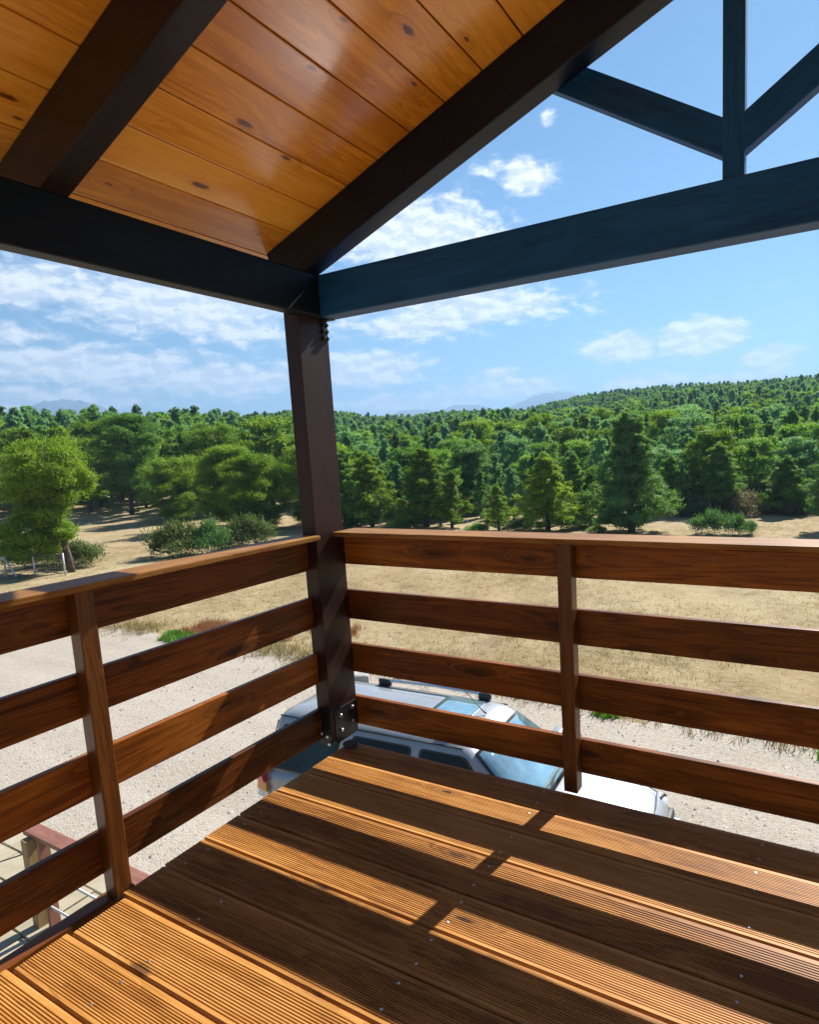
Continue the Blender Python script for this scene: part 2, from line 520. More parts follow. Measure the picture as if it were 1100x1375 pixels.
def tube_bm(pts, rads, n=8, caps=True, bm=None):
    bm = bm or bmesh.new()
    rings = []
    for i, pnt in enumerate(pts):
        p0 = Vector(pts[max(i - 1, 0)])
        p1 = Vector(pts[min(i + 1, len(pts) - 1)])
        d = (p1 - p0).normalized()
        u = d.cross(Vector((0, 0, 1)))
        if u.length < 1e-3:
            u = d.cross(Vector((0, 1, 0)))
        u.normalize()
        v = d.cross(u)
        r = rads[i] if isinstance(rads, (list, tuple)) else rads
        rings.append([bm.verts.new(Vector(pnt) + (u * math.cos(2 * math.pi * k / n) + v * math.sin(2 * math.pi * k / n)) * r) for k in range(n)])
    for r0, r1 in zip(rings, rings[1:]):
        for k in range(n):
            bm.faces.new((r0[k], r0[(k + 1) % n], r1[(k + 1) % n], r1[k]))
    if caps:
        bm.faces.new(rings[0][::-1])
        bm.faces.new(rings[-1])
    return bm


def tube(name, pts, rads, material, parent=None, n=8, smooth=True):
    """points in world space when there is no parent, else in the parent's space"""
    return link(name, bm_mesh(tube_bm(pts, rads, n), name, smooth), parent, material)


# ================================================================== GROUND
GZ = -3.05
AZ_K = [-180, -120, -85, -70, -60, -45, -38, -25, -15, 0, 25, 60, 120, 180]
D0_K = [400, 300, 60, 56, 56, 48, 43, 38, 37, 37, 37, 60, 300, 400]
RR_K = [900, 600, 120, 112, 128, 220, 300, 320, 330, 330, 330, 330, 600, 900]
TOP_K = [0, 2, 5.2, 4.9, 4.6, 10.6, 12.4, 14.6, 21.0, 20.8, 20.0, 16, 4, 0]


def terrain(x, y):
    x = np.asarray(x, float)
    y = np.asarray(y, float)
    dx, dy = x - CAM.x, y - CAM.y
    d = np.hypot(dx, dy)
    a = np.degrees(np.arctan2(dx, dy))
    d0 = np.interp(a, AZ_K, D0_K)
    rr = np.interp(a, AZ_K, RR_K)
    top = np.interp(a, AZ_K, TOP_K)
    s = np.clip((d - d0) / (rr - d0), 0, 1)
    s2 = s * s * (3 - 2 * s) * .35 + s * .65
    z = GZ + (top - GZ) * s2
    fall = np.clip((d - rr) / 250.0, 0, 1)
    z = z - (top - GZ) * fall * fall * (3 - 2 * fall)
    bump = 1.1 * np.sin(x * .045 + 1.3) * np.cos(y * .037) + .6 * np.sin(x * .11 + y * .07)
    z = z + bump * np.clip((d - d0) / 60, 0, 1) * (1 - fall)
    fld = .035 * np.sin(x * 1.1 + .6 * np.sin(y * .9)) * np.sin(y * .8 + 1.0) + .02 * np.sin(x * 2.7 + y * 1.9)
    near = np.clip((y - 8.2) / 1.5, 0, 1)
    z = z + fld * near * (d < 90)
    return z


def make_ground():
    rad = np.concatenate([np.linspace(0, 8, 9), np.linspace(8.3, 40, 105), np.geomspace(40.8, 360, 110), np.geomspace(370, 5200, 30)])
    azs = np.concatenate([np.linspace(-180, -82, 24, endpoint=False), np.linspace(-82, 30, 190, endpoint=False), np.linspace(30, 180, 34, endpoint=False)])
    nr, na = len(rad), len(azs)
    rr, aa = np.meshgrid(rad, np.radians(azs), indexing='ij')
    x = CAM.x + rr * np.sin(aa)
    y = CAM.y + rr * np.cos(aa)
    z = terrain(x, y)
    v = np.stack([x, y, z], -1).reshape(-1, 3)
    i, j = np.meshgrid(np.arange(1, nr - 1), np.arange(na), indexing='ij')
    j2 = (j + 1) % na
    q = np.stack([i * na + j, i * na + j2, (i + 1) * na + j2, (i + 1) * na + j], -1).reshape(-1, 4)
    t = [(0, na + (k + 1) % na, na + k) for k in range(na)]
    faces = [tuple(reversed(f)) for f in q.tolist()] + t
    me = bpy.data.meshes.new('ground')
    me.from_pydata(v.tolist(), [], faces)
    for p in me.polygons:
        p.use_smooth = True
    me.validate()
    o = link('ground', me, None, M['ground'])
    o['kind'] = 'structure'
    return o


make_ground()


def make_drive():
    """the pale gravel yard between the house and the field"""
    bm = bmesh.new()
    xs = np.linspace(-26, 9, 180)
    base = np.interp(xs, [-26, -15.6, -13.4, -10, -8.5, -5, -1, 2, 9], [8.6, 7.9, 7.35, 7.5, 7.85, 7.4, 7.15, 7.15, 7.3])
    top = base + .14 * np.sin(xs * 1.7) + .09 * np.sin(xs * 4.1 + 1) + NP.uniform(-.07, .07, len(xs))
    rows = [-9.0, -3.0, 0.0, 2.5, 5.0, 6.4]
    grid = []
    for k, xx in enumerate(xs):
        col = [bm.verts.new((xx, r, GZ + .012)) for r in rows]
        col.append(bm.verts.new((xx, top[k] - .2, GZ + .010)))
        col.append(bm.verts.new((xx, top[k], GZ + .003)))
        grid.append(col)
    for a, b in zip(grid, grid[1:]):
        for k in range(len(a) - 1):
            bm.faces.new((a[k], b[k], b[k + 1], a[k + 1]))
    o = link('gravel_yard', bm_mesh(bm, 'gravel_yard'), None, M['gravel'])
    o['kind'] = 'structure'


make_drive()

# paving by the low fence, one object per stone
pav = link('pavement', bm_mesh(box_bm(5.2, 3.6, .02, 0), 'pavement'), None, M['gravel'])
pav.location = (-4.2, -.45, GZ + .012)
pav['kind'] = 'structure'
SLABS = []
for v_ in range(4):
    L_, W_ = .50, .33
    bm = box_bm(L_ - .014, W_ - .014, .05, .008, 1)
    for vv in bm.verts:
        vv.co.x += NP.uniform(-.006, .006)
        vv.co.y += NP.uniform(-.006, .006)
    SLABS.append(bm_mesh(bm, 'paving_stone'))
    SLABS[-1].materials.append(M['slab'])
for j in range(11):
    for i in range(11):
        s = bpy.data.objects.new('paving_stone', SLABS[rnd.randrange(4)])
        COL.objects.link(s)
        s.parent = pav
        x = -2.55 + .25 + i * .50 - (.25 if j % 2 else 0)
        y = -1.75 + j * .33
        s.matrix_basis = Matrix.Translation((x, y, .012 + rnd.uniform(0, .008))) @ Matrix.Rotation(rnd.uniform(-.008, .008), 4, 'Z') @ Matrix.Rotation(rnd.choice((0, math.pi)), 4, 'Z')

# far mountains
def make_mountain(name, a0, a1, bumps, dist):
    az_ = np.linspace(a0, a1, 90)
    ds = np.linspace(dist - 700, dist + 700, 21)
    aa, dd = np.meshgrid(np.radians(az_), ds, indexing='ij')
    E = np.zeros_like(aa)
    for (c, wd, e, base) in bumps:
        E = np.maximum(E, (e - base) * np.exp(-np.abs((np.degrees(aa) - c) / wd) ** 2.2) + base * np.exp(-np.abs((np.degrees(aa) - c) / (wd * 2.2)) ** 4))
    H = np.tan(np.radians(E)) * dist * np.exp(-((dd - dist) / 320.0) ** 2)
    H = H * (1 + .012 * np.sin(aa * 300) + .008 * np.sin(aa * 700 + dd * .008))
    x = CAM.x + dd * np.sin(aa)
    y = CAM.y + dd * np.cos(aa)
    v = np.stack([x, y, H - 4], -1).reshape(-1, 3)
    n, k = aa.shape
    f = [(i * k + j, i * k + j + 1, (i + 1) * k + j + 1, (i + 1) * k + j) for i in range(n - 1) for j in range(k - 1)]
    me = bpy.data.meshes.new(name)
    me.from_pydata(v.tolist(), [], f)
    for p in me.polygons:
        p.use_smooth = True
    o = link(name, me, None, M['mountain'])
    o['kind'] = 'structure'


make_mountain('mountain', -74, -50, [(-62.0, 2.7, 5.25, 4.5)], 4000)
make_mountain('mountain', -44, -6, [(-34.5, 2.6, 3.85, 3.3), (-29.8, 2.6, 4.12, 3.5), (-21.4, 3.4, 4.80, 4.0), (-16.4, 3.0, 4.45, 3.8)], 4000)

# ================================================================== BALCONY
# ---- deck
deck = thing('balcony_deck', 'wooden balcony floor of grooved tan decking boards', 'deck', (.07, -.07, -.03))
GAPS = [-.070, -.220, -.372, -.535, -.716, -.874, -1.030, -1.180, -1.344, -1.490, -1.65, -1.81, -1.97, -2.13, -2.29, -2.45, -2.61, -2.77]
ENDS = [.070, .068, .066, .060, .062, .066, .072, .100, .085, .066, .06, .06, .06, .06, .06, .06, .06]
X1 = 3.42


def deck_board_bm(L, W, T=.028, ng=17, gd=.0022):
    m = .013
    pts = [(-W / 2, -T), (-W / 2, -.003), (-W / 2 + .003, 0), (-W / 2 + m, 0)]
    gw = (W - 2 * m) / ng
    x = -W / 2 + m
    for k in range(ng):
        pts += [(x + gw * .10, -gd), (x + gw * .38, -gd), (x + gw * .48, 0), (x + gw * 1.0, 0)]
        x += gw
    pts += [(W / 2 - .003, 0), (W / 2, -.003), (W / 2, -T)]
    bm = bmesh.new()
    a = [bm.verts.new((-L / 2, p[0], p[1])) for p in pts]
    b = [bm.verts.new((L / 2, p[0], p[1])) for p in pts]
    n = len(pts)
    for k in range(n):
        bm.faces.new((a[k], b[k], b[(k + 1) % n], a[(k + 1) % n]))
    bm.faces.new(a)
    bm.faces.new(b[::-1])
    bmesh.ops.recalc_face_normals(bm, faces=bm.faces)
    return bm


scr = tube_bm([(0, 0, -.004), (0, 0, .0010), (0, 0, .0014)], [.0042, .0042, .003], 10)
SCREW = bm_mesh(scr, 'screw')
SCREW.materials.append(M['steel'])
for k in range(len(GAPS) - 1):
    y0, y1 = GAPS[k] - .0035, GAPS[k + 1] + .0035
    x0 = ENDS[k]
    o = link('deck_board', bm_mesh(deck_board_bm(X1 - x0, y0 - y1), 'deck_board'), deck, M['deck'])
    put(o, Matrix.Translation(((x0 + X1) / 2, (y0 + y1) / 2, rnd.uniform(-.0012, .0008))) @ Matrix.Rotation(rnd.uniform(-.0006, .0006), 4, 'Z'))
    for jx in (.40 if k > 5 else .13, 1.07, 1.84, 2.7):
        for s_ in (-1, 1):
            if rnd.random() < .12:
                continue
            q = bpy.data.objects.new('screw', SCREW)
            COL.objects.link(q)
            q.parent = o
            q.location = (jx + rnd.uniform(-.005, .005) - (x0 + X1) / 2, s_ * (y0 - y1) * rnd.uniform(.27, .29), 0.0002)
# joists below
for xj in (.20, 1.07, 1.84, 2.7, 3.3):
    plank('joist', (xj, -.10, -.115), (xj, -2.76, -.115), .16, .06, (1, 0, 0), M['under'], deck)
plank('rim_joist', (.14, -.130, -.125), (3.40, -.130, -.125), .17, .05, (0, -1, 0), M['under'], deck)
plank('edge_batten', (.018, -1.12, -.060), (.018, -2.76, -.060), .055, .09, (0, 0, 1), M['rail'], deck)

# ---- right railing (along X), behind the balusters; left railing (along Y)
LV = [(.8397, .968), (.5786, .718), (.3199, .4584), (.0588, .1987)]
rr_ = thing('balcony_railing', 'stained brown railing of four wide slats facing the dry field and the car', 'railing', (1.75, -.03, 0), 'balcony railings')
for zb, zt in LV:
    plank('slat', (.040, .0025, (zb + zt) / 2), (3.42, .0025, (zb + zt) / 2), zt - zb, .025, (0, -1, 0), M['rail'], rr_, .004)
plank('handrail', (.068, -.012, .9898), (3.42, -.012, .9898), .150, .0205, (0, 0, 1), M['cap'], rr_, .004)
for xb in (1.136, 2.30):
    plank('baluster', (xb + .0274, -.041, .002 if xb < 2 else .001), (xb + .0274, -.041, .9785), .055, .058, (0, -1, 0), M['baluster'], rr_, .004)

rl_ = thing('balcony_railing', 'stained brown railing of four wide slats overlooking the gravel yard and low fence', 'railing', (.03, -1.2, 0), 'balcony railings')
for zb, zt in LV:
    plank('slat', (-.0025, -.165, (zb + zt) / 2), (-.0025, -2.75, (zb + zt) / 2), zt - zb, .025, (1, 0, 0), M['rail'], rl_, .004)
plank('handrail', (.022, -.188, .9898), (.022, -2.75, .9898), .136, .0205, (0, 0, 1), M['cap'], rl_, .004)
for yb in (-1.1938, -2.30):
    plank('baluster', (.040, yb + .0267, -.014), (.040, yb + .0267, .9785), .0534, .056, (1, 0, 0), M['baluster'], rl_, .004)

# ---- corner post with its shoe and brackets
post = thing('corner_post', 'dark stained corner post between the two railings carrying the roof beams', 'post', (.027, -.10, 0))
PX0, PX1, PY0, PY1 = -.013, .066, -.190, -.013
plank('post_timber', (.0265, -.1015, .045), (.0265, -.1015, 2.050), PY1 - PY0, PX1 - PX0, (1, 0, 0), M['post'], post, .002)


def bolt(parent, p, nrm, mm='steel'):
    bm = tube_bm([(0, 0, 0), (0, 0, .007), (0, 0, .010)], [.0085, .0085, .006], 6)
    o = link('bolt', bm_mesh(bm, 'bolt'), parent, M[mm])
    put(o, frame(p, Vector(nrm).orthogonal(), nrm))


sh = plank('post_shoe', (.068, -.095, .030), (.068, -.095, .190), .150, .004, (1, 0, 0), M['iron'], post, .001)
for (yy, zz) in ((-.135, .155), (-.055, .165), (-.135, .085), (-.060, .100)):
    bolt(sh, (.070, yy, zz), (1, 0, 0))
sh2 = plank('post_shoe', (.0265, -.1925, .030), (.0265, -.1925, .200), .076, .004, (0, -1, 0), M['iron'], post, .001)
for (xx, zz) in ((.045, .075), (.008, .085), (.052, .040)):
    bolt(sh2, (xx, -.1945, zz), (0, -1, 0))
plank('base_plate', (.020, -.095, .036), (.020, -.085, .036), .10, .012, (0, 0, 1), M['shoe'], post, .002)
bp = bmesh.new()
bmesh.ops.create_circle(bp, cap_ends=True, radius=.036, segments=20)
ex = bmesh.ops.extrude_face_region(bp, geom=bp.faces[:])
bmesh.ops.translate(bp, vec=(0, 0, .014), verts=[g for g in ex['geom'] if isinstance(g, bmesh.types.BMVert)])
bmesh.ops.recalc_face_normals(bp, faces=bp.faces)
bpo = link('base_plate', bm_mesh(bp, 'base_plate'), post, M['shoe'])
put(bpo, Matrix.Translation((.098, -.112, .001)))
# upper angle brackets, below the two beams
b1 = plank('angle_bracket', (.068, -.036, 1.838), (.068, -.036, 1.923), .036, .004, (1, 0, 0), M['dark_steel'], post, .001)
for s_ in (-1, 1):
    for zz in (1.850, 1.880, 1.908):
        bolt(b1, (.070, -.036 + s_ * .010, zz), (1, 0, 0), 'iron')
plank('angle_bracket', (.071, -.036, 1.9250), (.118, -.036, 1.9250), .036, .003, (0, 0, -1), M['dark_steel'], post, .001)

# ---- roof: tie beams, rafters, ceiling boards, gable bracing
SL = .3647
XR = 1.743
roof = thing('gable_roof', 'gable porch roof of dark beams and varnished pine ceiling boards', 'roof', (0, 0, 1.93))
ZB0, ZB1 = 1.927, 2.098
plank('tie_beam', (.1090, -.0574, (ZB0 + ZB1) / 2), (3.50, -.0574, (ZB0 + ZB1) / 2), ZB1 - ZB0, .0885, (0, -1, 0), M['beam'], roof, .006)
plank('wall_plate', (.0787, -.0131, (ZB0 + ZB1) / 2 + .0005), (.0787, -3.2, (ZB0 + ZB1) / 2 + .0005), ZB1 - ZB0 + .001, .0643, (1, 0, 0), M['plate'], roof, .006)
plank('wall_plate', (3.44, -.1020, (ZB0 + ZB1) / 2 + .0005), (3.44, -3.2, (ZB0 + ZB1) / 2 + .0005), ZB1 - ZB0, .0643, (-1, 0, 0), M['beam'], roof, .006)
GB, GC = 2.0573, 2.2341      # rafter underside and ceiling underside at x = 0
cs = 1 / math.hypot(1, SL)
rh = (GC - GB) * cs           # rafter depth across the slope


def rafter(y0, y1, mat_, side=1, x0=-.065):
    zc = (GB + GC) / 2
    xa, xb = (x0, XR - .004)
    a = Vector((xa, (y0 + y1) / 2, zc + SL * xa))
    b = Vector((xb, (y0 + y1) / 2, zc + SL * xb))
    if side < 0:
        a.x, b.x = 2 * XR - a.x, 2 * XR - b.x
    plank('rafter', a, b, rh, abs(y1 - y0), (0, -1, 0), mat_, roof, .005)


for side in (1, -1):
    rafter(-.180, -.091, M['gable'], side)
    rafter(-1.166, -1.089, M['rafter'], side)
    rafter(-2.16, -2.08, M['rafter'], side)
# ceiling boards run along Y
nrm = Vector((SL, 0, -1)).normalized()
edges = [-.40, -.253, -.100] + [.060 + .1517 * k for k in range(12)]
edges = [e for e in edges if e < XR - .03] + [XR]
for side in (1, -1):
    for a, b in zip(edges, edges[1:]):
        xm = (a + b) / 2
        W_ = (b - a) / cs - .005
        T_ = .018
        zc = GC + SL * xm
        c = Vector((xm, 0, zc)) - nrm * (T_ / 2 + .0005 + rnd.uniform(0, .0008))
        n_ = nrm.copy()
        if side < 0:
            c.x = 2 * XR - c.x
            n_.x = -n_.x
        plank('ceiling_board', (c.x, -.085, c.z), (c.x, -3.2, c.z), W_, T_, n_, M['ceiling'], roof, .0035)
    # tongue backing and roofing above
    for (dn, tk, ov, mm, nm) in ((.0265, .012, 0, M['trim'], 'board_backing'), (.050, .03, .02, M['roofing'], 'roof_sheet')):
        n_ = nrm.copy()
        a = Vector((-.42, 0, GC + SL * -.42)) - nrm * dn
        b = Vector((XR - .002, 0, GC + SL * XR)) - nrm * dn
        if side < 0:
            n_.x = -n_.x
            a.x, b.x = 2 * XR - a.x, 2 * XR - b.x
        a.y = b.y = (-.085 - 3.2) / 2 + ov
        plank(nm, a, b, 3.115 + ov, tk, n_, mm, roof, 0)
# king post and braces, standing on the tie beam
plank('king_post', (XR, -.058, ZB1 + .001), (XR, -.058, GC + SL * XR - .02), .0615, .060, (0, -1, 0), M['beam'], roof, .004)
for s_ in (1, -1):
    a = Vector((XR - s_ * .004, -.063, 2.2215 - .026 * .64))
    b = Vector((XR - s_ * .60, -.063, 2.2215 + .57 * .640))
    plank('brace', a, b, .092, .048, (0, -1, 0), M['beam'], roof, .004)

# ================================================================== CAR
CARL = Vector((-1.34, 3.10, GZ + .012))
car = thing('parked_car', 'white estate car with roof rails and sunroof parked on gravel below the balcony', 'car', CARL, None, R(3))


def carpart(name, bm, m, parent=car, smooth=True, subs=0):
    o = link(name, bm_mesh(bm, name, smooth), parent, m)
    if subs:
        s = o.modifiers.new('subsurf', 'SUBSURF')
        s.levels = s.render_levels = subs
    return o


def loft(rows, close=False, cap=True):
    bm = bmesh.new()
    R_ = [[bm.verts.new(p) for p in r] for r in rows]
    n = len(R_[0])
    for a, b in zip(R_, R_[1:]):
        for k in range(n if close else n - 1):
            bm.faces.new((a[k], a[(k + 1) % n], b[(k + 1) % n], b[k]))
    if cap:
        bm.faces.new(R_[0][::-1])
        bm.faces.new(R_[-1])
    bmesh.ops.recalc_face_normals(bm, faces=bm.faces)
    return bm


# lower body: x, half width, bottom z, top z
ST = [(-2.15, .68, .42, .86), (-2.12, .78, .36, .98), (-1.9, .83, .28, 1.02), (-1.3, .85, .26, 1.02), (-.5, .85, .24, 1.01), (.4, .85, .24, 1.0),
      (1.05, .845, .26, .99), (1.25, .84, .27, .955), (1.7, .82, .28, .88), (2.0, .76, .34, .80), (2.12, .66, .40, .70)]
rows = []
for x, wd, zb, zt in ST:
    half = [(x, wd * .55, zb), (x, wd * .97, zb + .04), (x, wd, zb + .2), (x, wd * 1.0, (zb + zt) / 2 + .06), (x, wd * .975, zt - .06), (x, wd * .90, zt - .005), (x, wd * .5, zt + .022), (x, 0, zt + .03)]
    rows.append(half + [(p[0], -p[1], p[2]) for p in half[-2::-1]])
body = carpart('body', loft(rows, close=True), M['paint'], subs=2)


def rring(x0, x1, hw, z, r=.16, bow=0.0, n=5):
    pts = []
    for cx, cy, a0 in ((x1 - r, hw - r, 0), (x0 + r, hw - r, 90), (x0 + r, -hw + r, 180), (x1 - r, -hw + r, 270)):
        for k in range(n):
            a = R(a0 + 90 * k / (n - 1))
            pts.append((cx + r * math.cos(a), cy + r * math.sin(a), z))
    return pts


cab = [rring(-2.10, 1.12, .755, .985, .10), rring(-1.99, .47, .565, 1.50, .12), rring(-1.95, .40, .535, 1.545, .14), rring(-1.86, .28, .46, 1.585, .16), rring(-1.5, 0.0, .28, 1.600, .15)]
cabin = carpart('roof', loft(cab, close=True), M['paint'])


def side_pt(x, t, s, off=.006):
    y = .755 + (.565 - .755) * t
    z = .985 + (1.50 - .985) * t
    return Vector((x, s * (y + off * .95), z + off * .3))


def side_window(x0b, x1b, x0t, x1t, s, mats, t0=.08, t1=.955):
    def poly(e, off):
        mx = e
        pts = []
        for (xb, xt, t, r) in ((x0b + mx, x0t + mx, 0, 1), (x1b - mx, x1t - mx, 0, 1), (x1b - mx, x1t - mx, 1, 1), (x0b + mx, x0t + mx, 1, 1)):
            tt = t0 + e if t == 0 else t1 - e
            pts.append(side_pt(xb + (xt - xb) * t, tt, s, off))
        return pts
    for (nm, e, off, mm, dep) in (('window_frame', 0.0, .005, M['trim'], .006), ('window', .035, .009, mats, .004)):
        bm = bmesh.new()
        P_ = poly(e, off)
        rr2 = .03 if nm == 'window' else .05
        pts = []
        for q in range(4):
            c_, p_, n2 = P_[q], P_[q - 1], P_[(q + 1) % 4]
            a_ = c_ + (p_ - c_).normalized() * rr2
            b_ = c_ + (n2 - c_).normalized() * rr2
            for f_ in (0, .33, .67, 1):
                pts.append((a_ * (1 - f_) + c_ * f_) * (1 - f_) + (c_ * (1 - f_) + b_ * f_) * f_)
        bm.faces.new([bm.verts.new(q) for q in pts])
        ex_ = bmesh.ops.extrude_face_region(bm, geom=bm.faces[:])
        bmesh.ops.translate(bm, vec=(0, -s * dep * 2.2, -dep), verts=[g for g in ex_['geom'] if isinstance(g, bmesh.types.BMVert)])
        bmesh.ops.recalc_face_normals(bm, faces=bm.faces)
        o = carpart(nm, bm, mm, smooth=False)


for s_ in (1, -1):
    side_window(-.11, .86, -.11, .40, s_, M['glass_dark'])
    side_window(-.98, -.20, -.92, -.20, s_, M['glass_dark'])
    side_window(-1.93, -1.12, -1.86, -1.06, s_, M['glass_green'], .06, .93)


def sheet(name, P_, m, nrm_, th=.006, cut=6, bowv=0.0, bev=.05, parent=car):
    """a quad P_ (4 corners) bowed along its normal"""
    bm = bmesh.new()
    P_ = [Vector(q) for q in P_]
    nv = Vector(nrm_).normalized()
    g = []
    for i in range(cut + 1):
        row = []
        for j in range(cut + 1):
            u, v = i / cut, j / cut
            q = (P_[0] * (1 - u) + P_[1] * u) * (1 - v) + (P_[3] * (1 - u) + P_[2] * u) * v
            q = q + nv * bowv * (1 - (2 * u - 1) ** 2)
            row.append(bm.verts.new(q))
        g.append(row)
    for i in range(cut):
        for j in range(cut):
            bm.faces.new((g[i][j], g[i + 1][j], g[i + 1][j + 1], g[i][j + 1]))
    ex_ = bmesh.ops.extrude_face_region(bm, geom=bm.faces[:])
    bmesh.ops.translate(bm, vec=-nv * th, verts=[q for q in ex_['geom'] if isinstance(q, bmesh.types.BMVert)])
    bmesh.ops.recalc_face_normals(bm, faces=bm.faces)
    return carpart(name, bm, m, parent=parent)


# windscreen plane between cabin rings (x 1.12,z .985) and (.47,1.50)
nws = Vector((.515, 0, .65)).normalized()


def ws(x_t, y):
    return Vector((1.12 + (.47 - 1.12) * x_t, y, .985 + .515 * x_t))


sheet('windscreen_frame', [ws(.03, -.69) + nws * .004, ws(.03, .69) + nws * .004, ws(.99, .52) + nws * .004, ws(.99, -.52) + nws * .004], M['trim'], nws, bowv=.006)
sheet('windscreen', [ws(.08, -.655) + nws * .010, ws(.08, .655) + nws * .010, ws(.95, .495) + nws * .010, ws(.95, -.495) + nws * .010], M['glass_sky'], nws, bowv=.008)
nrw = Vector((-.515, 0, .11)).normalized()
sheet('rear_window', [(-2.095, -.62, 1.05), (-2.095, .62, 1.05), (-2.008, .52, 1.45), (-2.008, -.52, 1.45)], M['glass_green'], nrw, bowv=.006)
sheet('sunroof', [(-.30, -.38, 1.612), (-.30, .38, 1.612), (.17, .38, 1.606), (.17, -.38, 1.606)], M['glass_sky'], (0, 0, 1), th=.02, bowv=.001)
# door seams
for s_ in (1, -1):
    for xx in (.93, -.155, -1.06):
        tube('door_seam', [(xx, s_ * .848, .34), (xx, s_ * .856, .62), (xx, s_ * .852, .80), (xx, s_ * .825, .97)], .005, M['trim'], car, 5)
    # roof rail with dark feet
    rail = tube('roof_rail', [(-1.30, s_ * .470, 1.595), (-1.16, s_ * .475, 1.650), (-.5, s_ * .48, 1.664), (.06, s_ * .475, 1.648), (.20, s_ * .465, 1.59)], [.014, .020, .020, .020, .014], M['chrome'], car, 8)
    for xx, ln in ((-1.22, .10), (.12, .09)):
        carpart('rail_foot', (lambda b: (bmesh.ops.translate(b, vec=(xx, s_ * .474, 1.622), verts=b.verts), b)[1])(box_bm(ln * 1.7, .046, .085, .018, 2)), M['trim'], rail)
    # gutter
    tube('roof_gutter', [(-1.93, s_ * .545, 1.536), (-.8, s_ * .557, 1.538), (.36, s_ * .545, 1.536)], .008, M['trim'], car, 5)
    # mirrors
    bm = box_bm(.13, .19, .14, .04, 3)
    bmesh.ops.translate(bm, vec=(.80, s_ * .97, 1.06), verts=bm.verts)
    carpart('wing_mirror', bm, M['paint'])
    tube('mirror_arm', [(.80, s_ * .82, 1.0), (.80, s_ * .93, 1.03)], .025, M['trim'], car, 6)
    # lamps
    bm = bmesh.new()
    bmesh.ops.create_uvsphere(bm, u_segments=16, v_segments=10, radius=1)
    bmesh.ops.scale(bm, vec=(.13, .17, .085), verts=bm.verts)
    bmesh.ops.translate(bm, vec=(1.96, s_ * .58, .70), verts=bm.verts)
    hl = carpart('headlight', bm, M['clear_lens'])
    tube('headlight_ring', [(2.03 + .02 * math.cos(R(a)), s_ * (.58 + .10 * math.cos(R(a))), .705 + .085 * math.sin(R(a))) for a in range(0, 361, 30)], .012, M['trim'], hl, 5)
    for (nm, mm, z0, z1, w0, w1) in (('tail_light', M['red_lens'], .88, 1.06, .14, .05), ('indicator', M['amber_lens'], .78, .878, .17, .14), ('reversing_light', M['clear_lens'], .70, .778, .18, .17)):
        bm = bmesh.new()
        pr = []
        for z, wv, yy in ((z0, w0, .800), (z1, w1, .775)):
            for (dx, dy) in ((0, .0), (wv, .035), (wv, -.05), (-.035, -.18), (-.04, -.03)):
                pr.append(bm.verts.new((-2.105 + dx, s_ * (yy + dy + .018), z)))
        for k in range(5):
            bm.faces.new((pr[k], pr[(k + 1) % 5], pr[5 + (k + 1) % 5], pr[5 + k]))
        bm.faces.new(pr[:5])
        bm.faces.new(pr[5:])
        bmesh.ops.recalc_face_normals(bm, faces=bm.faces)
        carpart(nm, bm, mm, smooth=False)
    # wheels
    for xx in (1.30, -1.32):
        wt = bmesh.new()
        prof = [(.19, -.09), (.29, -.10), (.315, -.06), (.32, 0), (.315, .06), (.29, .10), (.19, .09)]
        rws = []
        for a in range(24):
            c_, sn = math.cos(R(a * 15)), math.sin(R(a * 15))
            rws.append([(xx + r * c_, s_ * .76 + yy, .32 + r * sn) for r, yy in prof])
        rws.append(rws[0])
        wl = carpart('tyre', loft(rws, cap=False), M['rubber'])
        bm = tube_bm([(xx, s_ * .70, .32), (xx, s_ * .81, .32), (xx, s_ * .83, .32)], [.20, .20, .08], 18)
        carpart('rim', bm, M['alloy'], wl)
bm = box_bm(.10, 1.20, .10, .03, 2)
bmesh.ops.translate(bm, vec=(2.10, 0, .62), verts=bm.verts)
carpart('grille', bm, M['trim'])
bm = box_bm(.20, 1.46, .17, .06, 3)
bmesh.ops.translate(bm, vec=(2.11, 0, .43), verts=bm.verts)
carpart('front_bumper', bm, M['paint'])
bm = box_bm(.06, 1.30, .10, .02, 2)
bmesh.ops.translate(bm, vec=(2.20, 0, .40), verts=bm.verts)
carpart('bumper_strip', bm, M['trim'])
bm = box_bm(.18, 1.50, .20, .06, 3)
bmesh.ops.translate(bm, vec=(-2.12, 0, .46), verts=bm.verts)
carpart('rear_bumper', bm, M['paint'])
tube('antenna', [(.30, .12, 1.60), (.26, .12, 1.63), (.02, .12, 1.86)], [.010, .006, .004], M['trim'], car, 6)
for yy in (-.55, .05):
    q0, q1 = ws(.06, yy) + nws * .03, ws(.10, yy + .55) + nws * .026
    tube('wiper', [q0, (q0 + q1) / 2 + nws * .012, q1], .010, M['trim'], car, 5)
for s_ in (-1, 1):
    tube('bonnet_seam', [(1.16, s_ * .70, 1.004), (1.6, s_ * .67, .925), (1.98, s_ * .55, .835)], .005, M['trim'], car, 5)
tube('bonnet_seam', [(1.98, .55, .835), (2.02, .28, .838), (2.03, 0, .84), (2.02, -.28, .838), (1.98, -.55, .835)], .005, M['trim'], car, 5)

# block of stone on the gravel behind the car
bm = box_bm(.34, .26, .24, .03, 2)
for v_ in bm.verts:
    v_.co += Vector((NP.uniform(-.025, .025), NP.uniform(-.02, .02), NP.uniform(-.02, .02)))
sb = link('stone_block', bm_mesh(bm, 'stone_block'), None, M['stone'])
sb.location = (-5.62, 6.55, GZ + .13)
sb.rotation_euler = (0, 0, .5)
tag(sb, 'pale grey stone block lying on the gravel beyond the car roof', 'stone')

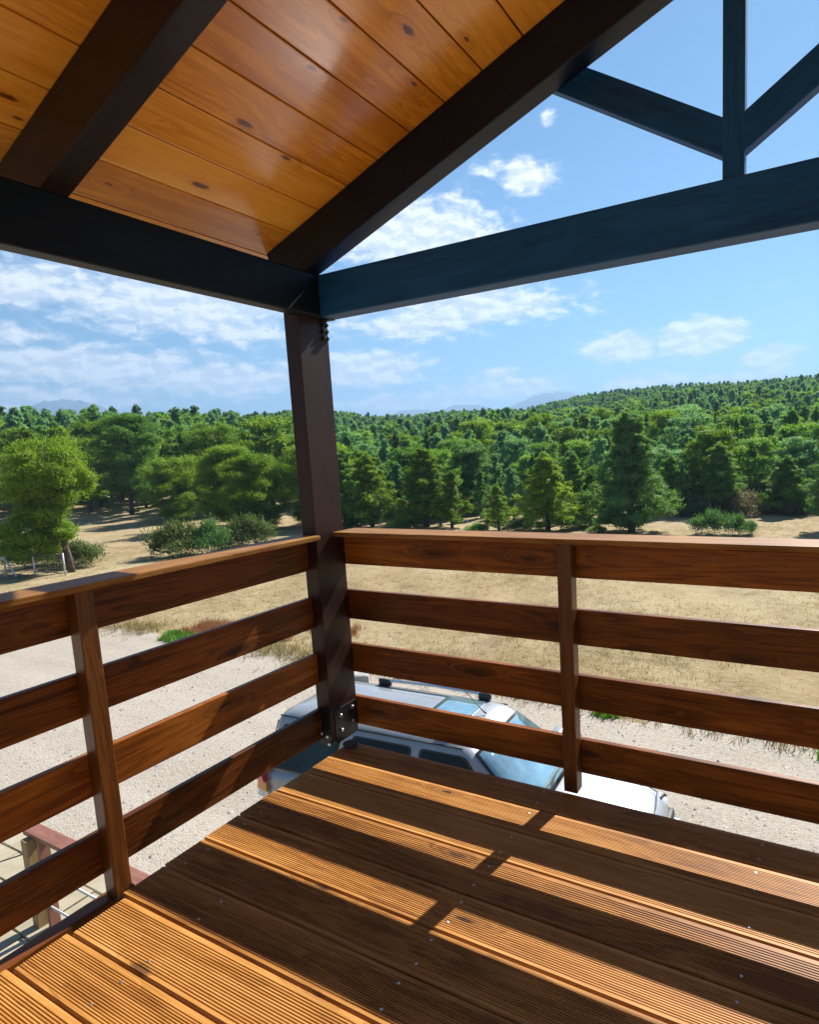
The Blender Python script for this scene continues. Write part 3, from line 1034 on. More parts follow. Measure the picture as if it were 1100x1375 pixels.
# ================================================================== LOW FENCE by the paving
lf = thing('low_fence', 'low reddish timber fence with steel bars on the stone paving', 'fence', (-3.7, .5, GZ))
plank('fence_post', (-4.50, .44, GZ + .03), (-4.50, .44, -2.105), .10, .10, (1, 0, 0), M['lowpost'], lf, .006)
plank('fence_post', (-4.36, .49, GZ + .03), (-4.36, .49, -2.105), .09, .045, (1, 0, 0), M['lowrail'], lf, .004)
plank('fence_post', (-2.55, .50, GZ + .03), (-2.55, .50, -2.105), .10, .10, (1, 0, 0), M['lowrail'], lf, .006)
plank('top_rail', (-4.62, .515, -2.080), (-2.40, .515, -2.080), .135, .045, (0, 0, 1), M['lowrail'], lf, .005)
for zz in (-2.42, -2.78):
    o = tube('steel_bar', [(-4.44, .47, zz), (-2.55, .47, zz)], .012, M['white_metal'], None, 8)
    o.parent = lf
    put(o, Matrix.Identity(4))
ow = tube('slack_wire', [(-4.52, .44, -2.25), (-4.95, .25, -2.40), (-5.5, .0, -2.50), (-6.4, -.4, -2.52), (-7.4, -.9, -2.45)], .006, M['trim'], None, 6)
ow.parent = lf
put(ow, Matrix.Identity(4))

# ================================================================== WIRE FENCE by the left pine
wf = thing('wire_fence', 'wire mesh fence on thin white posts in front of the left pine', 'fence', (-27.0, 10.7, GZ))
FP = [(-30.0, 9.3), (-28.2, 9.9), (-27.55, 10.35), (-26.55, 10.95), (-25.35, 11.5)]
for k, (x, y) in enumerate(FP):
    o = tube('fence_post', [(x, y, GZ - .05), (x, y, GZ + .93)], .035, M['white_metal'], None, 8)
    o.parent = wf
    put(o, Matrix.Identity(4))
o = tube('brace', [(-27.55, 10.35, GZ + .92), (-26.75, 10.35, GZ + .10)], .035, M['white_metal'], None, 8)
o.parent = wf
put(o, Matrix.Identity(4))
bm = bmesh.new()
for (x0, y0), (x1, y1) in zip(FP, FP[1:]):
    for zz in np.linspace(.06, .90, 8):
        tube_bm([(x0, y0, GZ + zz), (x1, y1, GZ + zz)], .004, 3, False, bm)
    nv = int(math.hypot(x1 - x0, y1 - y0) / .13)
    for q in range(1, nv):
        f = q / nv
        tube_bm([(x0 + (x1 - x0) * f, y0 + (y1 - y0) * f, GZ + .06), (x0 + (x1 - x0) * f, y0 + (y1 - y0) * f, GZ + .90)], .003, 3, False, bm)
wm = link('wire_mesh', bm_mesh(bm, 'wire_mesh'), wf, M['wire'])
put(wm, Matrix.Identity(4))

# ================================================================== TREES


def blades(centres, radii, n_per, ln, wd, up=.35, flat=.0):
    """thin triangular needle tufts through a set of ellipsoids (arrays) -> verts, faces"""
    V = []
    for c, r in zip(centres, radii):
        n = max(3, int(n_per * rnd.uniform(.8, 1.2)))
        d = NP.normal(size=(n, 3))
        d /= np.linalg.norm(d, axis=1)[:, None]
        d[:, 2] = np.where((d[:, 2] < -.25) & (NP.rand(n) < .7), -d[:, 2], d[:, 2])
        rad = NP.uniform(.30, 1.0, n) ** .6 * NP.choice([1, 1, 1, 1.25, 1.5], n)
        p = np.asarray(c) + d * rad[:, None] * np.asarray(r)
        g = d * np.array([1, 1, .8]) + NP.normal(size=(n, 3)) * .45 + np.array([0, 0, up])
        g /= np.linalg.norm(g, axis=1)[:, None]
        nn = d * np.array([1, 1, .9]) + NP.normal(size=(n, 3)) * .45 + np.array([0, 0, .45])
        g = g * .95 + np.cross(nn, NP.normal(size=(n, 3))) * .45
        g /= np.linalg.norm(g, axis=1)[:, None]
        s = np.cross(g, nn)
        s /= np.linalg.norm(s, axis=1)[:, None] + 1e-9
        L = ln * NP.uniform(.65, 1.3, n)[:, None]
        W = wd * NP.uniform(.7, 1.3, n)[:, None]
        V.append(np.stack([p - g * L * .5 - s * W, p - g * L * .5 + s * W, p + g * L * .5], 1))
    V = np.concatenate(V).reshape(-1, 3)
    F = np.arange(len(V)).reshape(-1, 3)
    return V, F


def np_mesh(name, V, F, mats):
    me = bpy.data.meshes.new(name)
    me.vertices.add(len(V))
    me.vertices.foreach_set('co', np.asarray(V, np.float32).ravel())
    me.loops.add(F.size)
    me.loops.foreach_set('vertex_index', F.ravel().astype(np.int32))
    me.polygons.add(len(F))
    me.polygons.foreach_set('loop_start', (np.arange(len(F)) * F.shape[1]).astype(np.int32))
    me.update(calc_edges=True)
    for m_ in mats:
        me.materials.append(m_)
    return me


def pine_parts(H, wid, kind, n_limb, per_limb, n_per, ln, wd, seed, lean=(0, 0), bare=.22):
    """returns (trunk bmesh, crown verts, crown faces). kind: 'round' or 'cone'"""
    global NP
    NP = np.random.RandomState(seed)
    rg = random.Random(seed)
    lx, ly = lean
    def ax(t):
        return Vector((lx * t + .05 * H * math.sin(t * 3 + seed) * .35 * t, ly * t + .04 * H * math.cos(t * 2.3 + seed) * .3 * t, H * t))
    bm = tube_bm([ax(t) + Vector((0, 0, -.15 if t == 0 else 0)) for t in np.linspace(0, .93, 8)], [H * .024 * (1 - .85 * t) + .012 for t in np.linspace(0, .93, 8)], 7)
    C, Rr = [], []
    a = rg.uniform(0, 6.28)
    for k in range(n_limb):
        t = bare + (1 - bare) * ((k + .5) / n_limb) ** (.85 if kind == 'cone' else 1.0)
        a += 2.4 + rg.uniform(-.5, .5)
        if kind == 'cone':
            prof = (1 - (t - bare) / (1 - bare)) ** 1.0 * 1.12 * min(1, .62 + (t - bare) * 3) + .04
        else:
            u = (t - bare) / (1 - bare)
            prof = math.sin(math.pi * (.12 + .80 * u)) ** .7
        Lm = wid * prof * rg.uniform(.70, 1.12)
        rise = (.38 if kind == 'cone' else .30) * Lm + (.12 * H if kind == 'round' else .02 * H) * t * rg.uniform(.3, 1)
        base = ax(max(.05, t - .04))
        tip = base + Vector((math.cos(a) * Lm, math.sin(a) * Lm, rise))
        if k % 2 == 0 or kind == 'round':
            mid = (base + tip) / 2 - Vector((0, 0, .04 * Lm))
            tube_bm([base, mid, tip], [H * .007 * (1.2 - t) + .01, H * .005 * (1.2 - t) + .008, .008], 4, False, bm)
        for q in range(per_limb):
            f = 1 - .62 * q / max(1, per_limb - 1) if per_limb > 1 else .8
            f *= rg.uniform(.85, 1.05)
            p = base.lerp(tip, f) + Vector((rg.gauss(0, .10), rg.gauss(0, .10), rg.gauss(.05, .06))) * wid
            s = wid * (.24 if kind == 'round' else .155) * rg.uniform(.7, 1.2) * (1.0 if q else .9)
            if kind == 'cone':
                s *= .38 + .72 * prof
            C.append(tuple(p))
            Rr.append((s * rg.uniform(.9, 1.25), s * rg.uniform(.9, 1.25), s * (rg.uniform(.75, 1.05) if kind == 'cone' else rg.uniform(.46, .70))))
    if kind == 'cone':
        for (tt, ww) in ((.90, .16), (.96, .11), (1.01, .07)):
            C.append(tuple(ax(tt)))
            Rr.append((wid * ww, wid * ww, H * .045))
    tp = ax(.95)
    C.append(tuple(tp))
    Rr.append((wid * (.10 if kind == 'cone' else .3), wid * (.10 if kind == 'cone' else .3), H * .05))
    V, F = blades(C, Rr, n_per, ln, wd)
    return bm, V, F


def tree_protos(name, specs, leafs):
    """-> list of (trunk mesh, crown mesh, H) """
    out = []
    for i, sp in enumerate(specs):
        bm, V, F = pine_parts(*sp)
        tm = bm_mesh(bm, 'trunk', True)
        tm.materials.append(M['bark'])
        cm = np_mesh('crown', V, F, [leafs[i % len(leafs)]])
        out.append((tm, cm, sp[0]))
    return out


# nearby trees get their own shapes; H, width, kind, limbs, puffs per limb, blades per puff, blade length, blade width, seed, lean, bare stem
def place_tree(name, protos, idx, x, y, H, rz, label, cat='tree', group=None, sx=1.0, z=None):
    tm, cm, h0 = protos[idx]
    z = float(terrain(x, y)) - .03 if z is None else z
    t = bpy.data.objects.new(name, None)
    COL.objects.link(t)
    s = H / h0
    t.matrix_basis = Matrix.Translation((x, y, z)) @ Matrix.Rotation(rz, 4, 'Z') @ Matrix.Diagonal((s * sx, s * sx, s, 1))
    tag(t, label, cat, group)
    for nm, me in (('trunk', tm), ('crown', cm)):
        o = bpy.data.objects.new(nm, me)
        COL.objects.link(o)
        o.parent = t
    return t


near_specs = [(6.0, 2.05, 'round', 26, 5, 420, .22, .019, 3, (-1.1, .3), .13),
              (7.3, 2.5, 'round', 28, 6, 240, .28, .022, 5, (.2, 0), .24),
              (6.0, 2.5, 'round', 26, 6, 240, .28, .022, 9, (.3, .2), .15),
              (5.0, 2.4, 'round', 28, 6, 250, .26, .021, 13, (0, 0), .03)]
NEAR = tree_protos('near', near_specs[:], [M['leaf_bright'], M['leaf_mid'], M['leaf_bright'], M['leaf_bright']])
cone_specs = [(5.2, 1.6, 'cone', 84, 4, 105, .24, .019, 21, (0, 0), .0),
              (4.2, 1.35, 'cone', 58, 4, 90, .22, .019, 22, (.1, 0), .0),
              (3.7, 1.45, 'cone', 52, 4, 90, .22, .019, 23, (0, .1), .0),
              (2.4, .75, 'cone', 40, 3, 60, .17, .015, 24, (0, 0), .04),
              (3.8, 1.5, 'round', 20, 4, 200, .20, .021, 25, (.1, .0), .22)]
CONE = tree_protos('cone', cone_specs, [M['leaf_dark'], M['leaf_mid'], M['leaf_mid'], M['leaf_mid'], M['leaf_dark']])
CONEB = [(a, np_mesh('crown', *pine_parts(*sp)[1:], [m_]), c) for (a, b, c), sp, m_ in zip(CONE, [(*s[:8], s[8], *s[9:]) for s in cone_specs], [M['leaf_mid'], M['leaf_bright'], M['leaf_bright'], M['leaf_bright'], M['leaf_mid']])]

def mass_tree(masses, trunk, seed, n_per, ln, wd):
    """crown built from separate leafy masses (centre, radii, puffs, puff size) hung on a bent trunk"""
    global NP
    NP = np.random.RandomState(seed)
    rg = random.Random(seed)
    bm = tube_bm(trunk, [.15, .13, .105, .08, .05, .02][:len(trunk)], 8)
    C, Rr = [], []
    for (c, r, n, s_) in masses:
        for k in range(n):
            d = Vector((rg.gauss(0, 1), rg.gauss(0, 1), rg.gauss(.15, 1))).normalized()
            f = rg.uniform(.45, 1.0) ** .6
            p = Vector((c[0] + d.x * r[0] * f, c[1] + d.y * r[1] * f, c[2] + d.z * r[2] * f))
            sz = s_ * rg.uniform(.7, 1.25)
            C.append(tuple(p))
            Rr.append((sz * 1.1, sz * 1.1, sz * .72))
            if k % 3 == 0:
                q = min(trunk, key=lambda t_: (Vector(t_) - p).length + (9 if t_[2] > p.z else 0))
                tube_bm([q, (Vector(q) + p) / 2 + Vector((0, 0, -.08)), p], [.035, .022, .008], 4, False, bm)
    V, F = blades(C, Rr, n_per, ln, wd)
    tm = bm_mesh(bm, 'trunk', True)
    tm.materials.append(M['bark'])
    return tm, np_mesh('crown', V, F, [M['leaf_bright']])


LX, LY = -.878, -.476      # towards the left along the view
TRK = [(0, 0, -.1), (.06 * LX, .06 * LY, .7), (.28 * LX, .28 * LY, 1.9), (.52 * LX, .52 * LY, 3.1), (.50 * LX, .50 * LY, 4.4), (.42 * LX, .42 * LY, 5.5)]
bigp = mass_tree([((.45 * LX, .45 * LY, 4.25), (1.35, 1.35, 1.50), 66, .42), ((-.35 * LX, -.35 * LY, 3.7), (.85, .85, .8), 20, .36), ((1.15 * LX, 1.15 * LY, 3.5), (.85, .9, .6), 18, .36),
                  ((.75 * LX, .75 * LY, 2.55), (1.0, 1.0, .5), 24, .34), ((1.5 * LX, 1.5 * LY, 1.9), (1.3, 1.2, .65), 36, .38), ((1.75 * LX, 1.75 * LY, 1.05), (1.35, 1.0, .5), 28, .36), ((.1 * LX, .1 * LY, 1.75), (.45, .5, .25), 7, .28)], TRK, 3, 330, .20, .018)
place_tree('pine_tree', [(bigp[0], bigp[1], 6.0)], 0, -26.0, 12.1, 6.05, 0.0, 'big bright green leaning pine beside the wire fence at left')
place_tree('pine_tree', NEAR, 1, -48.9, 29.1, 7.6, 1.0, 'round crowned pine with a bare dark trunk standing alone on the dry clearing')
place_tree('pine_tree', NEAR, 3, -40.8, 27.4, 4.3, 2.0, 'low spreading pine just right of the bare-trunked pine on the clearing')
place_tree('pine_tree', NEAR, 2, -41.5, 32.3, 6.4, 4.2, 'tall round pine behind the low spreading pine on the clearing')
place_tree('pine_tree', NEAR, 3, -32.6, 26.0, 4.9, 3.0, 'yellow green pine rising behind the dark bushes left of the post')
place_tree('pine_tree', NEAR, 3, -28.0, 23.9, 4.2, .3, 'bright green pine nearest the left side of the corner post')
place_tree('pine_tree', NEAR, 3, -26.4, 27.4, 4.8, .9, 'dark pine partly hidden by the corner post on its left side')
place_tree('pine_tree', CONE, 1, -24.1, 27.5, 4.5, .4, 'conical pine just right of the corner post', sx=1.3)
place_tree('pine_tree', CONEB, 2, -21.9, 27.4, 4.3, 1.4, 'mid green conical pine second from the corner post', sx=1.3)
place_tree('pine_tree', CONEB, 1, -17.9, 27.4, 4.4, 2.4, 'bright green broad conical pine left of the lone dark round pine', sx=1.45)
place_tree('pine_tree', CONEB, 3, -16.2, 27.4, 3.1, .1, 'slim bright young pine against the broad bright conical pine', sx=1.15)
place_tree('pine_tree', CONE, 4, -18.5, 33.8, 4.2, 1.8, 'dark round pine with visible trunk between two bright pines in centre', sx=1.15)
place_tree('pine_tree', CONEB, 3, -12.9, 26.8, 2.4, 2.2, 'small pale young pine at the field edge in the centre', sx=1.25)
place_tree('pine_tree', CONEB, 2, -10.3, 27.3, 3.9, 3.3, 'broad green pine left of the tall dark conical pine above the baluster', sx=1.35)
place_tree('pine_tree', CONEB, 3, -8.7, 29.6, 2.9, 4.0, 'light green slender pine squeezed beside the tall dark conical pine', sx=1.2)
place_tree('pine_tree', CONE, 0, -5.9, 27.2, 5.65, 0.0, 'tallest dark conical pine standing at the near edge of the forest', sx=1.3)
place_tree('pine_tree', CONE, 2, -5.4, 34.6, 3.3, 1.1, 'small pine just behind the tall dark conical pine', sx=1.2)
place_tree('pine_tree', CONE, 1, -2.9, 35.2, 3.8, 2.0, 'dark narrow pine behind the round bushes on the field', sx=1.4)
place_tree('pine_tree', CONE, 2, .6, 35.4, 3.1, .7, 'pyramid shaped pine at the far edge of the dry field on the right', sx=1.4)
place_tree('pine_tree', CONEB, 3, -1.5, 35.2, 1.1, .7, 'tiny young pine in front of the pyramid shaped pine')
place_tree('pine_tree', CONE, 4, 2.4, 29.2, 2.7, .7, 'dark pine cut by the right edge of the photo on the field')


def shrub_mesh(seed, n_p, n_per, ln, wd, m_):
    global NP
    NP = np.random.RandomState(seed)
    rg = random.Random(seed)
    C, Rr = [], []
    for k in range(n_p):
        a, r = rg.uniform(0, 6.28), rg.uniform(0, .72) ** .8
        C.append((math.cos(a) * r, math.sin(a) * r, .08 + .55 * (1 - r * r) * rg.uniform(.3, 1.1)))
        s = rg.uniform(.22, .36)
        Rr.append((s, s, s * .8))
    V, F = blades(C, Rr, n_per, ln, wd, up=.5)
    V[:, 2] = np.maximum(V[:, 2], .0)
    return np_mesh('shrub', V, F, [m_])


SHR = [shrub_mesh(31, 26, 240, .095, .015, M['leaf_shrub']), shrub_mesh(32, 24, 240, .095, .015, M['leaf_dark']), shrub_mesh(33, 22, 240, .095, .015, M['leaf_mid']), shrub_mesh(34, 24, 240, .095, .015, M['leaf_heath'])]


def shrub(i, x, y, wd, h, label, group=None):
    o = bpy.data.objects.new('shrub', SHR[i])
    COL.objects.link(o)
    o.matrix_basis = Matrix.Translation((x, y, float(terrain(x, y)) - .02)) @ Matrix.Rotation(x * 3, 4, 'Z') @ Matrix.Diagonal((wd, wd, h, 1))
    return tag(o, label, 'shrub', group)


shrub(0, -25.0, 16.3, 1.45, 2.1, 'round grey green bush just above the left handrail')
shrub(1, -24.0, 17.4, 1.3, 2.1, 'dark bush between the round grey green bush and the bright pine')
shrub(0, -23.3, 19.2, 1.5, 2.0, 'low dark bush nearest the corner post above the left handrail')
shrub(2, -26.6, 17.5, .7, .7, 'small pale bush at the left end of the bush row')
shrub(1, -2.15, 27.1, 1.05, 1.45, 'dense dark bush on the dry field, left one of two')
shrub(1, -1.05, 27.3, .75, 1.15, 'spiky dark bush on the dry field, right one of two')
shrub(2, -13.8, 25.8, .8, .7, 'low green bush at the field edge left of the small pale pine')
shrub(2, -7.6, 26.9, .6, .5, 'small bright bush left of the tall dark conical pine foot')
shrub(0, -11.6, 26.6, .9, .8, 'olive bush between the small pale pine and the broad green pine')
shrub(0, -27.5, 13.2, 1.3, 1.4, 'dark bush below the big leaning pine behind the wire fence')
shrub(1, -29.0, 12.8, 1.5, 1.3, 'shadowy bush at the left edge behind the wire fence')
shrub(1, -8.9, 28.4, 1.1, 1.0, 'dark bush under the slender pine behind the field edge')
for k, (x, y, wd, h) in enumerate([(-4.2, 33.6, 1.0, .9), (-3.2, 33.9, .8, .7), (-.6, 36.2, 1.2, 1.0), (1.3, 36.6, 1.1, .9), (2.6, 36.2, 1.0, .8), (-15.0, 30.5, 1.1, .9), (-20.0, 29.2, 1.2, 1.0), (-22.8, 26.6, .9, .8), (-19.6, 27.0, .9, .9), (-44.5, 33, 1.5, 1.2), (-38, 30, 1.4, 1.1), (-47.0, 38.0, 1.5, 1.3), (-50.0, 37.5, 1.5, 1.3), (-35.5, 29.0, 1.4, 1.2)]):
    shrub(k % 3, x, y, wd, h, 'undergrowth bush at the foot of the forest edge', 'undergrowth bushes along the forest edge')

ur = random.Random(91)
for k in range(64):
    a_ = ur.uniform(-37, 4)
    d_ = ur.uniform(36.5, 46)
    x, y = CAM.x + d_ * math.sin(R(a_)), CAM.y + d_ * math.cos(R(a_))
    w_ = ur.uniform(.8, 1.5)
    if ur.random() < .6:
        shrub(3, x, y, w_, w_ * ur.uniform(.8, 1.2), 'brown heath bush at the foot of the forest edge', 'brown heath bushes along the forest edge')
    else:
        shrub(ur.choice((0, 1)), x, y, w_, w_ * ur.uniform(.9, 1.3), 'undergrowth bush at the foot of the forest edge', 'undergrowth bushes along the forest edge')
# forest: mid and far prototypes
mid_specs = [(6.0, 1.95, 'cone', 46, 4, 42, .38, .044, 41, (0, 0), .06), (5.5, 1.75, 'cone', 42, 4, 42, .36, .044, 42, (.1, .1), .06),
             (5.8, 2.0, 'cone', 42, 4, 44, .38, .046, 43, (.2, 0), .12), (5.2, 2.1, 'round', 20, 5, 66, .40, .048, 44, (-.2, .2), .18),
             (6.4, 1.6, 'cone', 46, 4, 40, .36, .042, 45, (0, 0), .06), (5.6, 2.3, 'round', 20, 5, 68, .42, .048, 46, (.1, -.2), .24)]
MID = tree_protos('mid', mid_specs, [M['leaf_far'], M['leaf_mid'], M['leaf_far'], M['leaf_mid'], M['leaf_dark'], M['leaf_far']])
MIDL = [(t, c.copy(), h) for (t, c, h) in MID]
for k, (t, c, h) in enumerate(MIDL):
    c.materials[0] = (M['leaf_bright'] if k % 3 != 1 else M['leaf_mid'])


def one_mesh(sp, leaf):
    bm, V, F = pine_parts(*sp)
    bm.free()
    # a slim three-sided stem with the crown
    H = sp[0]
    n = len(V)
    r = H * .02
    st = np.array([(r, 0, -.1), (-r * .5, r * .87, -.1), (-r * .5, -r * .87, -.1), (0, 0, H * .9)])
    V = np.concatenate([V, st])
    F = np.concatenate([F, np.array([(n, n + 1, n + 3), (n + 1, n + 2, n + 3), (n + 2, n, n + 3)])])
    me = np_mesh('pine_tree', V, F, [leaf, M['bark']])
    me.polygons.foreach_set('material_index', np.array([0] * (len(F) - 3) + [1] * 3, np.int32))
    return me


far_specs = [(5.6, 2.0, 'cone', 30, 3, 17, .58, .095, 61, (0, 0), .06), (5.2, 1.8, 'cone', 28, 3, 18, .58, .10, 62, (.1, 0), .08),
             (5.8, 1.65, 'cone', 30, 3, 16, .56, .09, 63, (0, 0), .06), (5.0, 2.15, 'round', 13, 3, 36, .62, .115, 64, (0, .2), .18)]
FAR = [one_mesh(sp, lf_) for sp, lf_ in zip(far_specs, [M['leaf_far'], M['leaf_far'], M['leaf_dark'], M['leaf_mid']])]

# scatter
fr = np.random.RandomState(77)
named_xy = [(o.location.x, o.location.y) for o in bpy.data.objects if o.name.startswith('pine_tree')]
pts = []
cell = {}


def try_add(x, y, mind):
    k = (int(x // 6), int(y // 6))
    for i in (-1, 0, 1):
        for j in (-1, 0, 1):
            for (a, b) in cell.get((k[0] + i, k[1] + j), ()):
                if (a - x) ** 2 + (b - y) ** 2 < mind * mind:
                    return False
    cell.setdefault(k, []).append((x, y))
    return True


for a, b in named_xy:
    try_add(a, b, .1)
for _ in range(95000):
    a = fr.uniform(-80, 12)
    dmax = np.interp(a, AZ_K, RR_K) + 22
    dmin = np.interp(a, AZ_K, D0_K) - (1.5 if a > -42 else -6)
    d = math.sqrt(fr.uniform(dmin ** 2, dmax ** 2))
    x, y = CAM.x + d * math.sin(R(a)), CAM.y + d * math.cos(R(a))
    near_f = min(1, max(0, (d - 40) / 120))
    md = 2.1 + .25 * near_f + (.6 if a < -45 and d < 90 else 0)
    if try_add(x, y, md):
        pts.append((d, a, x, y))
pts.sort()
n_ind = 300 - len(named_xy)
front = [p for p in pts if -72 < p[1] < 3][:n_ind]
fset = set(front)
rest = [p for p in pts if p not in fset]
for (d, a, x, y) in front:
    left = a < -45
    H = fr.uniform(3.6, 5.6) if not left else fr.uniform(4.6, 7.0)
    if not left and d < 48:
        H *= .82
    pi_ = fr.randint(6)
    brt = left or fr.rand() < .3
    shp = 'round crowned' if pi_ in (3, 5) else 'conical'
    hue = ('bright green' if pi_ % 3 != 1 else 'mid green') if brt else ('dark green' if pi_ == 4 else 'mid green')
    where = ('in the wood behind the clearing' if left else 'in the forest front beside the corner post' if a < -33
             else 'in the forest front left of the tall dark pine' if a < -16 else 'in the forest front right of the tall dark pine')
    lab = '%s %s pine crowded %s' % (hue, shp, where)
    grp = '%s %s pines %s' % (hue, shp, where)
    place_tree('pine_tree', MIDL if brt else MID, pi_, x, y, H, fr.uniform(0, 6.28), lab, 'tree', grp, sx=fr.uniform(.85, 1.15))

# farther trees: one mass
me = bpy.data.meshes.new('distant_forest')
rp = np.array([(x, y, float(terrain(x, y)) - .1) for (d, a, x, y) in rest], np.float32)
me.vertices.add(len(rp))
me.vertices.foreach_set('co', rp.ravel())
rot = fr.uniform(0, 6.28, len(rp)).astype(np.float32)
scl = np.array([fr.uniform(.56, 1.08) * (1.2 if p[1] < -50 else 1.0) for p in rest], np.float32)
idx = fr.randint(0, 4, len(rp)).astype(np.int32)
for nm, ty, ar in (('rot', 'FLOAT', rot), ('scl', 'FLOAT', scl), ('idx', 'INT', idx)):
    at = me.attributes.new(nm, ty, 'POINT')
    at.data.foreach_set('value', ar)
forest = link('distant_forest', me)
forest['kind'] = 'stuff'
forest['label'] = 'dense pine forest covering the far hillside'
# four real trees at the back of the forest lend their meshes to the mass
src = []
for k in range(4):
    p = rest[k * 7]
    o = bpy.data.objects.new('pine_tree', FAR[k])
    COL.objects.link(o)
    tag(o, 'pine standing at the back of the forest behind its nearer rows', 'tree', 'pines standing at the back of the forest')
    src.append((o, p))
ng = bpy.data.node_groups.new('forest_nodes', 'GeometryNodeTree')
ng.interface.new_socket('Geometry', in_out='INPUT', socket_type='NodeSocketGeometry')
ng.interface.new_socket('Geometry', in_out='OUTPUT', socket_type='NodeSocketGeometry')
gi = ng.nodes.new('NodeGroupInput')
go = ng.nodes.new('NodeGroupOutput')
iop = ng.nodes.new('GeometryNodeInstanceOnPoints')
gti = ng.nodes.new('GeometryNodeGeometryToInstance')
for o, p in reversed(src):
    oi_ = ng.nodes.new('GeometryNodeObjectInfo')
    oi_.transform_space = 'ORIGINAL'
    oi_.inputs['Object'].default_value = o
    oi_.inputs['As Instance'].default_value = True
    ng.links.new(oi_.outputs['Geometry'], gti.inputs[0])


def attr(nm, ty):
    a = ng.nodes.new('GeometryNodeInputNamedAttribute')
    a.data_type = ty
    a.inputs['Name'].default_value = nm
    return a.outputs[0]


ng.links.new(gi.outputs[0], iop.inputs['Points'])
ng.links.new(gti.outputs[0], iop.inputs['Instance'])
iop.inputs['Pick Instance'].default_value = True
ng.links.new(attr('idx', 'INT'), iop.inputs['Instance Index'])
cx = ng.nodes.new('ShaderNodeCombineXYZ')
ng.links.new(attr('rot', 'FLOAT'), cx.inputs[2])
ng.links.new(cx.outputs[0], iop.inputs['Rotation'])
ng.links.new(attr('scl', 'FLOAT'), iop.inputs['Scale'])
ng.links.new(iop.outputs[0], go.inputs[0])
md_ = forest.modifiers.new('scatter', 'NODES')
md_.node_group = ng
for (o, p) in src:
    o.matrix_basis = Matrix.Translation((p[2] + 1.2, p[3] + .9, float(terrain(p[2] + 1.2, p[3] + .9)) - .1))

# ================================================================== GROUND COVER
def tufts(name, xy, hgt, nb, wd, m_, label, spread=.05, lean=.5):
    n = len(xy)
    z = terrain(xy[:, 0], xy[:, 1])
    base = np.repeat(np.column_stack([xy, z]), nb, 0)
    N = n * nb
    b = base + np.column_stack([NP.normal(0, spread, N), NP.normal(0, spread, N), np.zeros(N)])
    a = NP.uniform(0, 6.28, N)
    h = np.repeat(hgt * NP.uniform(.5, 1.4, n), nb) * NP.uniform(.6, 1.2, N)
    tip = b + np.column_stack([np.cos(a) * h * lean * NP.uniform(.2, 1.3, N), np.sin(a) * h * lean * NP.uniform(.2, 1.3, N), h])
    sd_ = np.column_stack([-np.sin(a), np.cos(a), np.zeros(N)]) * (wd * NP.uniform(.6, 1.4, N))[:, None]
    V = np.stack([b - sd_, b + sd_, tip], 1).reshape(-1, 3)
    o = link(name, np_mesh(name, V, np.arange(len(V)).reshape(-1, 3), [m_]))
    o['kind'] = 'stuff'
    o['label'] = label
    return o


NP = np.random.RandomState(5)
n_ = 30000
A_ = np.radians(NP.uniform(-74, 4, n_))
D_ = 9.3 + 27 * NP.rand(n_) ** 1.15
gx, gy = CAM.x + D_ * np.sin(A_), CAM.y + D_ * np.cos(A_)
patch = np.sin(gx * .55 + 1.1 * np.sin(gy * .31)) * np.sin(gy * .47 + .8 * np.sin(gx * .23)) + NP.normal(0, .45, n_)
keep = (gy > 7.4) & (patch > -.25)
tufts('dry_grass', np.column_stack([gx, gy])[keep], .058, 6, .0045, M['straw'], 'short dry straw coloured grass over the field', .06, .9)
k_ = 2200
gx = NP.uniform(-16, 4, k_)
gy = 7.45 + NP.normal(0, .27, k_)
kw_ = (gx < -13.3) | (gx > -9.4)
tufts('dry_weeds', np.column_stack([gx, gy])[kw_], .14, 7, .007, M['straw'], 'dry weeds along the edge of the gravel yard', .07, .7)


def patch_xy(cx_, cy_, rx, ry, n, ang=0.0):
    a = NP.uniform(0, 6.28, n)
    r = np.sqrt(NP.rand(n)) * (1 + .25 * np.sin(a * 3 + cx_))
    px, py = r * rx * np.cos(a), r * ry * np.sin(a)
    return np.column_stack([cx_ + px * math.cos(ang) - py * math.sin(ang), cy_ + px * math.sin(ang) + py * math.cos(ang)])


gp = np.concatenate([patch_xy(-11.7, 7.35, 1.15, .33, 700), patch_xy(-7.55, 8.0, .35, .25, 110), patch_xy(-.95, 7.05, .17, .10, 55), patch_xy(2.25, 6.85, .2, .12, 40)])
tufts('green_weeds', gp, .10, 8, .012, M['green'], 'patches of fresh green weeds at the gravel edge', .05, .8)
rp_ = np.concatenate([patch_xy(-11.2, 8.15, 1.7, .55, 900), patch_xy(-8.6, 9.2, .8, .35, 150)])
tufts('rusty_plants', rp_, .16, 6, .007, M['rust'], 'rust red dry plants behind the green weeds', .06, .6)

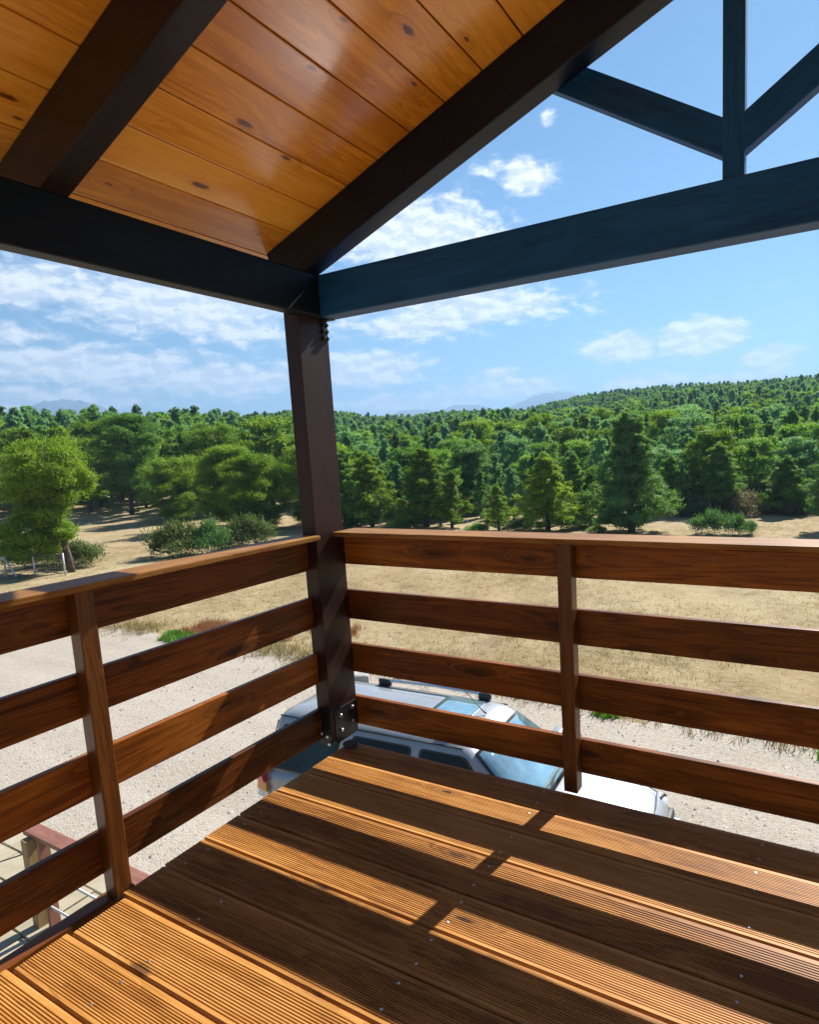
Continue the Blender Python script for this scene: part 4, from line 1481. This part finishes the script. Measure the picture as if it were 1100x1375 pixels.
# loose stones on the gravel yard
ps = np.random.RandomState(9)
n_ = 26000
px = np.concatenate([ps.uniform(-1.5, 3.6, 9000), ps.uniform(-12, -1, n_ - 9000)])
py = np.concatenate([ps.uniform(3.6, 7.2, 9000), ps.uniform(.9, 7.5, n_ - 9000)])
ok = ~((px > -3.6) & (px < .95) & (py > 2.1) & (py < 4.1)) & ~((px > -5) & (px < -2.1) & (py < 1.35))
px, py = px[ok], py[ok]
n_ = len(px)
sz = .006 + .010 * ps.rand(n_) ** 2 + .030 * ps.rand(n_) ** 22
oc = np.array([(1, 0, 0), (-.5, .87, 0), (-.5, -.87, 0), (0, 0, .75)])
a = ps.uniform(0, 6.28, n_)
Rm = np.stack([np.stack([np.cos(a), -np.sin(a)], -1), np.stack([np.sin(a), np.cos(a)], -1)], -2)
jit = oc[None] * (1 + ps.uniform(-.35, .35, (n_, 4, 3)))
xy = np.einsum('nij,nkj->nki', Rm, jit[:, :, :2]) * sz[:, None, None] + np.column_stack([px, py])[:, None]
zz = jit[:, :, 2] * sz[:, None] + GZ + .012
V = np.concatenate([xy, zz[..., None]], -1).reshape(-1, 3)
F = (np.arange(n_)[:, None, None] * 4 + np.array([(0, 1, 3), (1, 2, 3), (2, 0, 3)])[None]).reshape(-1, 3)
pb = link('loose_gravel', np_mesh('loose_gravel', V, F, [M['pebble']]))
pb['kind'] = 'stuff'
pb['label'] = 'loose pale gravel stones on the yard'

# thin masts on the far ridge
for k, (a_, dd, top_) in enumerate([(-19.2, 3900, 5.15), (-16.4, 3900, 4.95), (-13.4, 330, 4.95), (-10.6, 330, 5.0)]):
    x, y = CAM.x + dd * math.sin(R(a_)), CAM.y + dd * math.cos(R(a_))
    zt = CAM.z + dd * math.tan(R(top_))
    zb = zt - dd * .014
    wd = dd * .00035
    m_ = tube('thin_mast', [(0, 0, 0), (0, 0, zt - zb)], [wd, wd * .5], M['wire'], None, 6)
    m_.location = (x, y, zb)
    tag(m_, ['thin mast on the far blue ridge, leftmost of four', 'thin mast on the far blue ridge, second from the left', 'thin mast above the forest skyline, third of four', 'thin mast above the forest skyline, rightmost of four'][k], 'mast', 'masts on the skyline')

# ================================================================== HAZE
bm = box_bm(10600, 10600, 400, 0)
hz = link('haze', bm_mesh(bm, 'haze'))
hz.location = (CAM.x, CAM.y, -8 + 200)
hz['kind'] = 'stuff'
hz['label'] = 'thin blue summer haze over the land'
hm = bpy.data.materials.new('haze_air')
hm.use_nodes = True
hn = NT(hm.node_tree)
ho = hn.n('ShaderNodeOutputMaterial')
pv = hn.n('ShaderNodeVolumePrincipled')
pv.inputs['Color'].default_value = (.32, .51, .78, 1)
pv.inputs['Density'].default_value = .00042
pv.inputs['Anisotropy'].default_value = .2
hm.node_tree.links.new(pv.outputs[0], ho.inputs['Volume'])
hz.data.materials.append(hm)
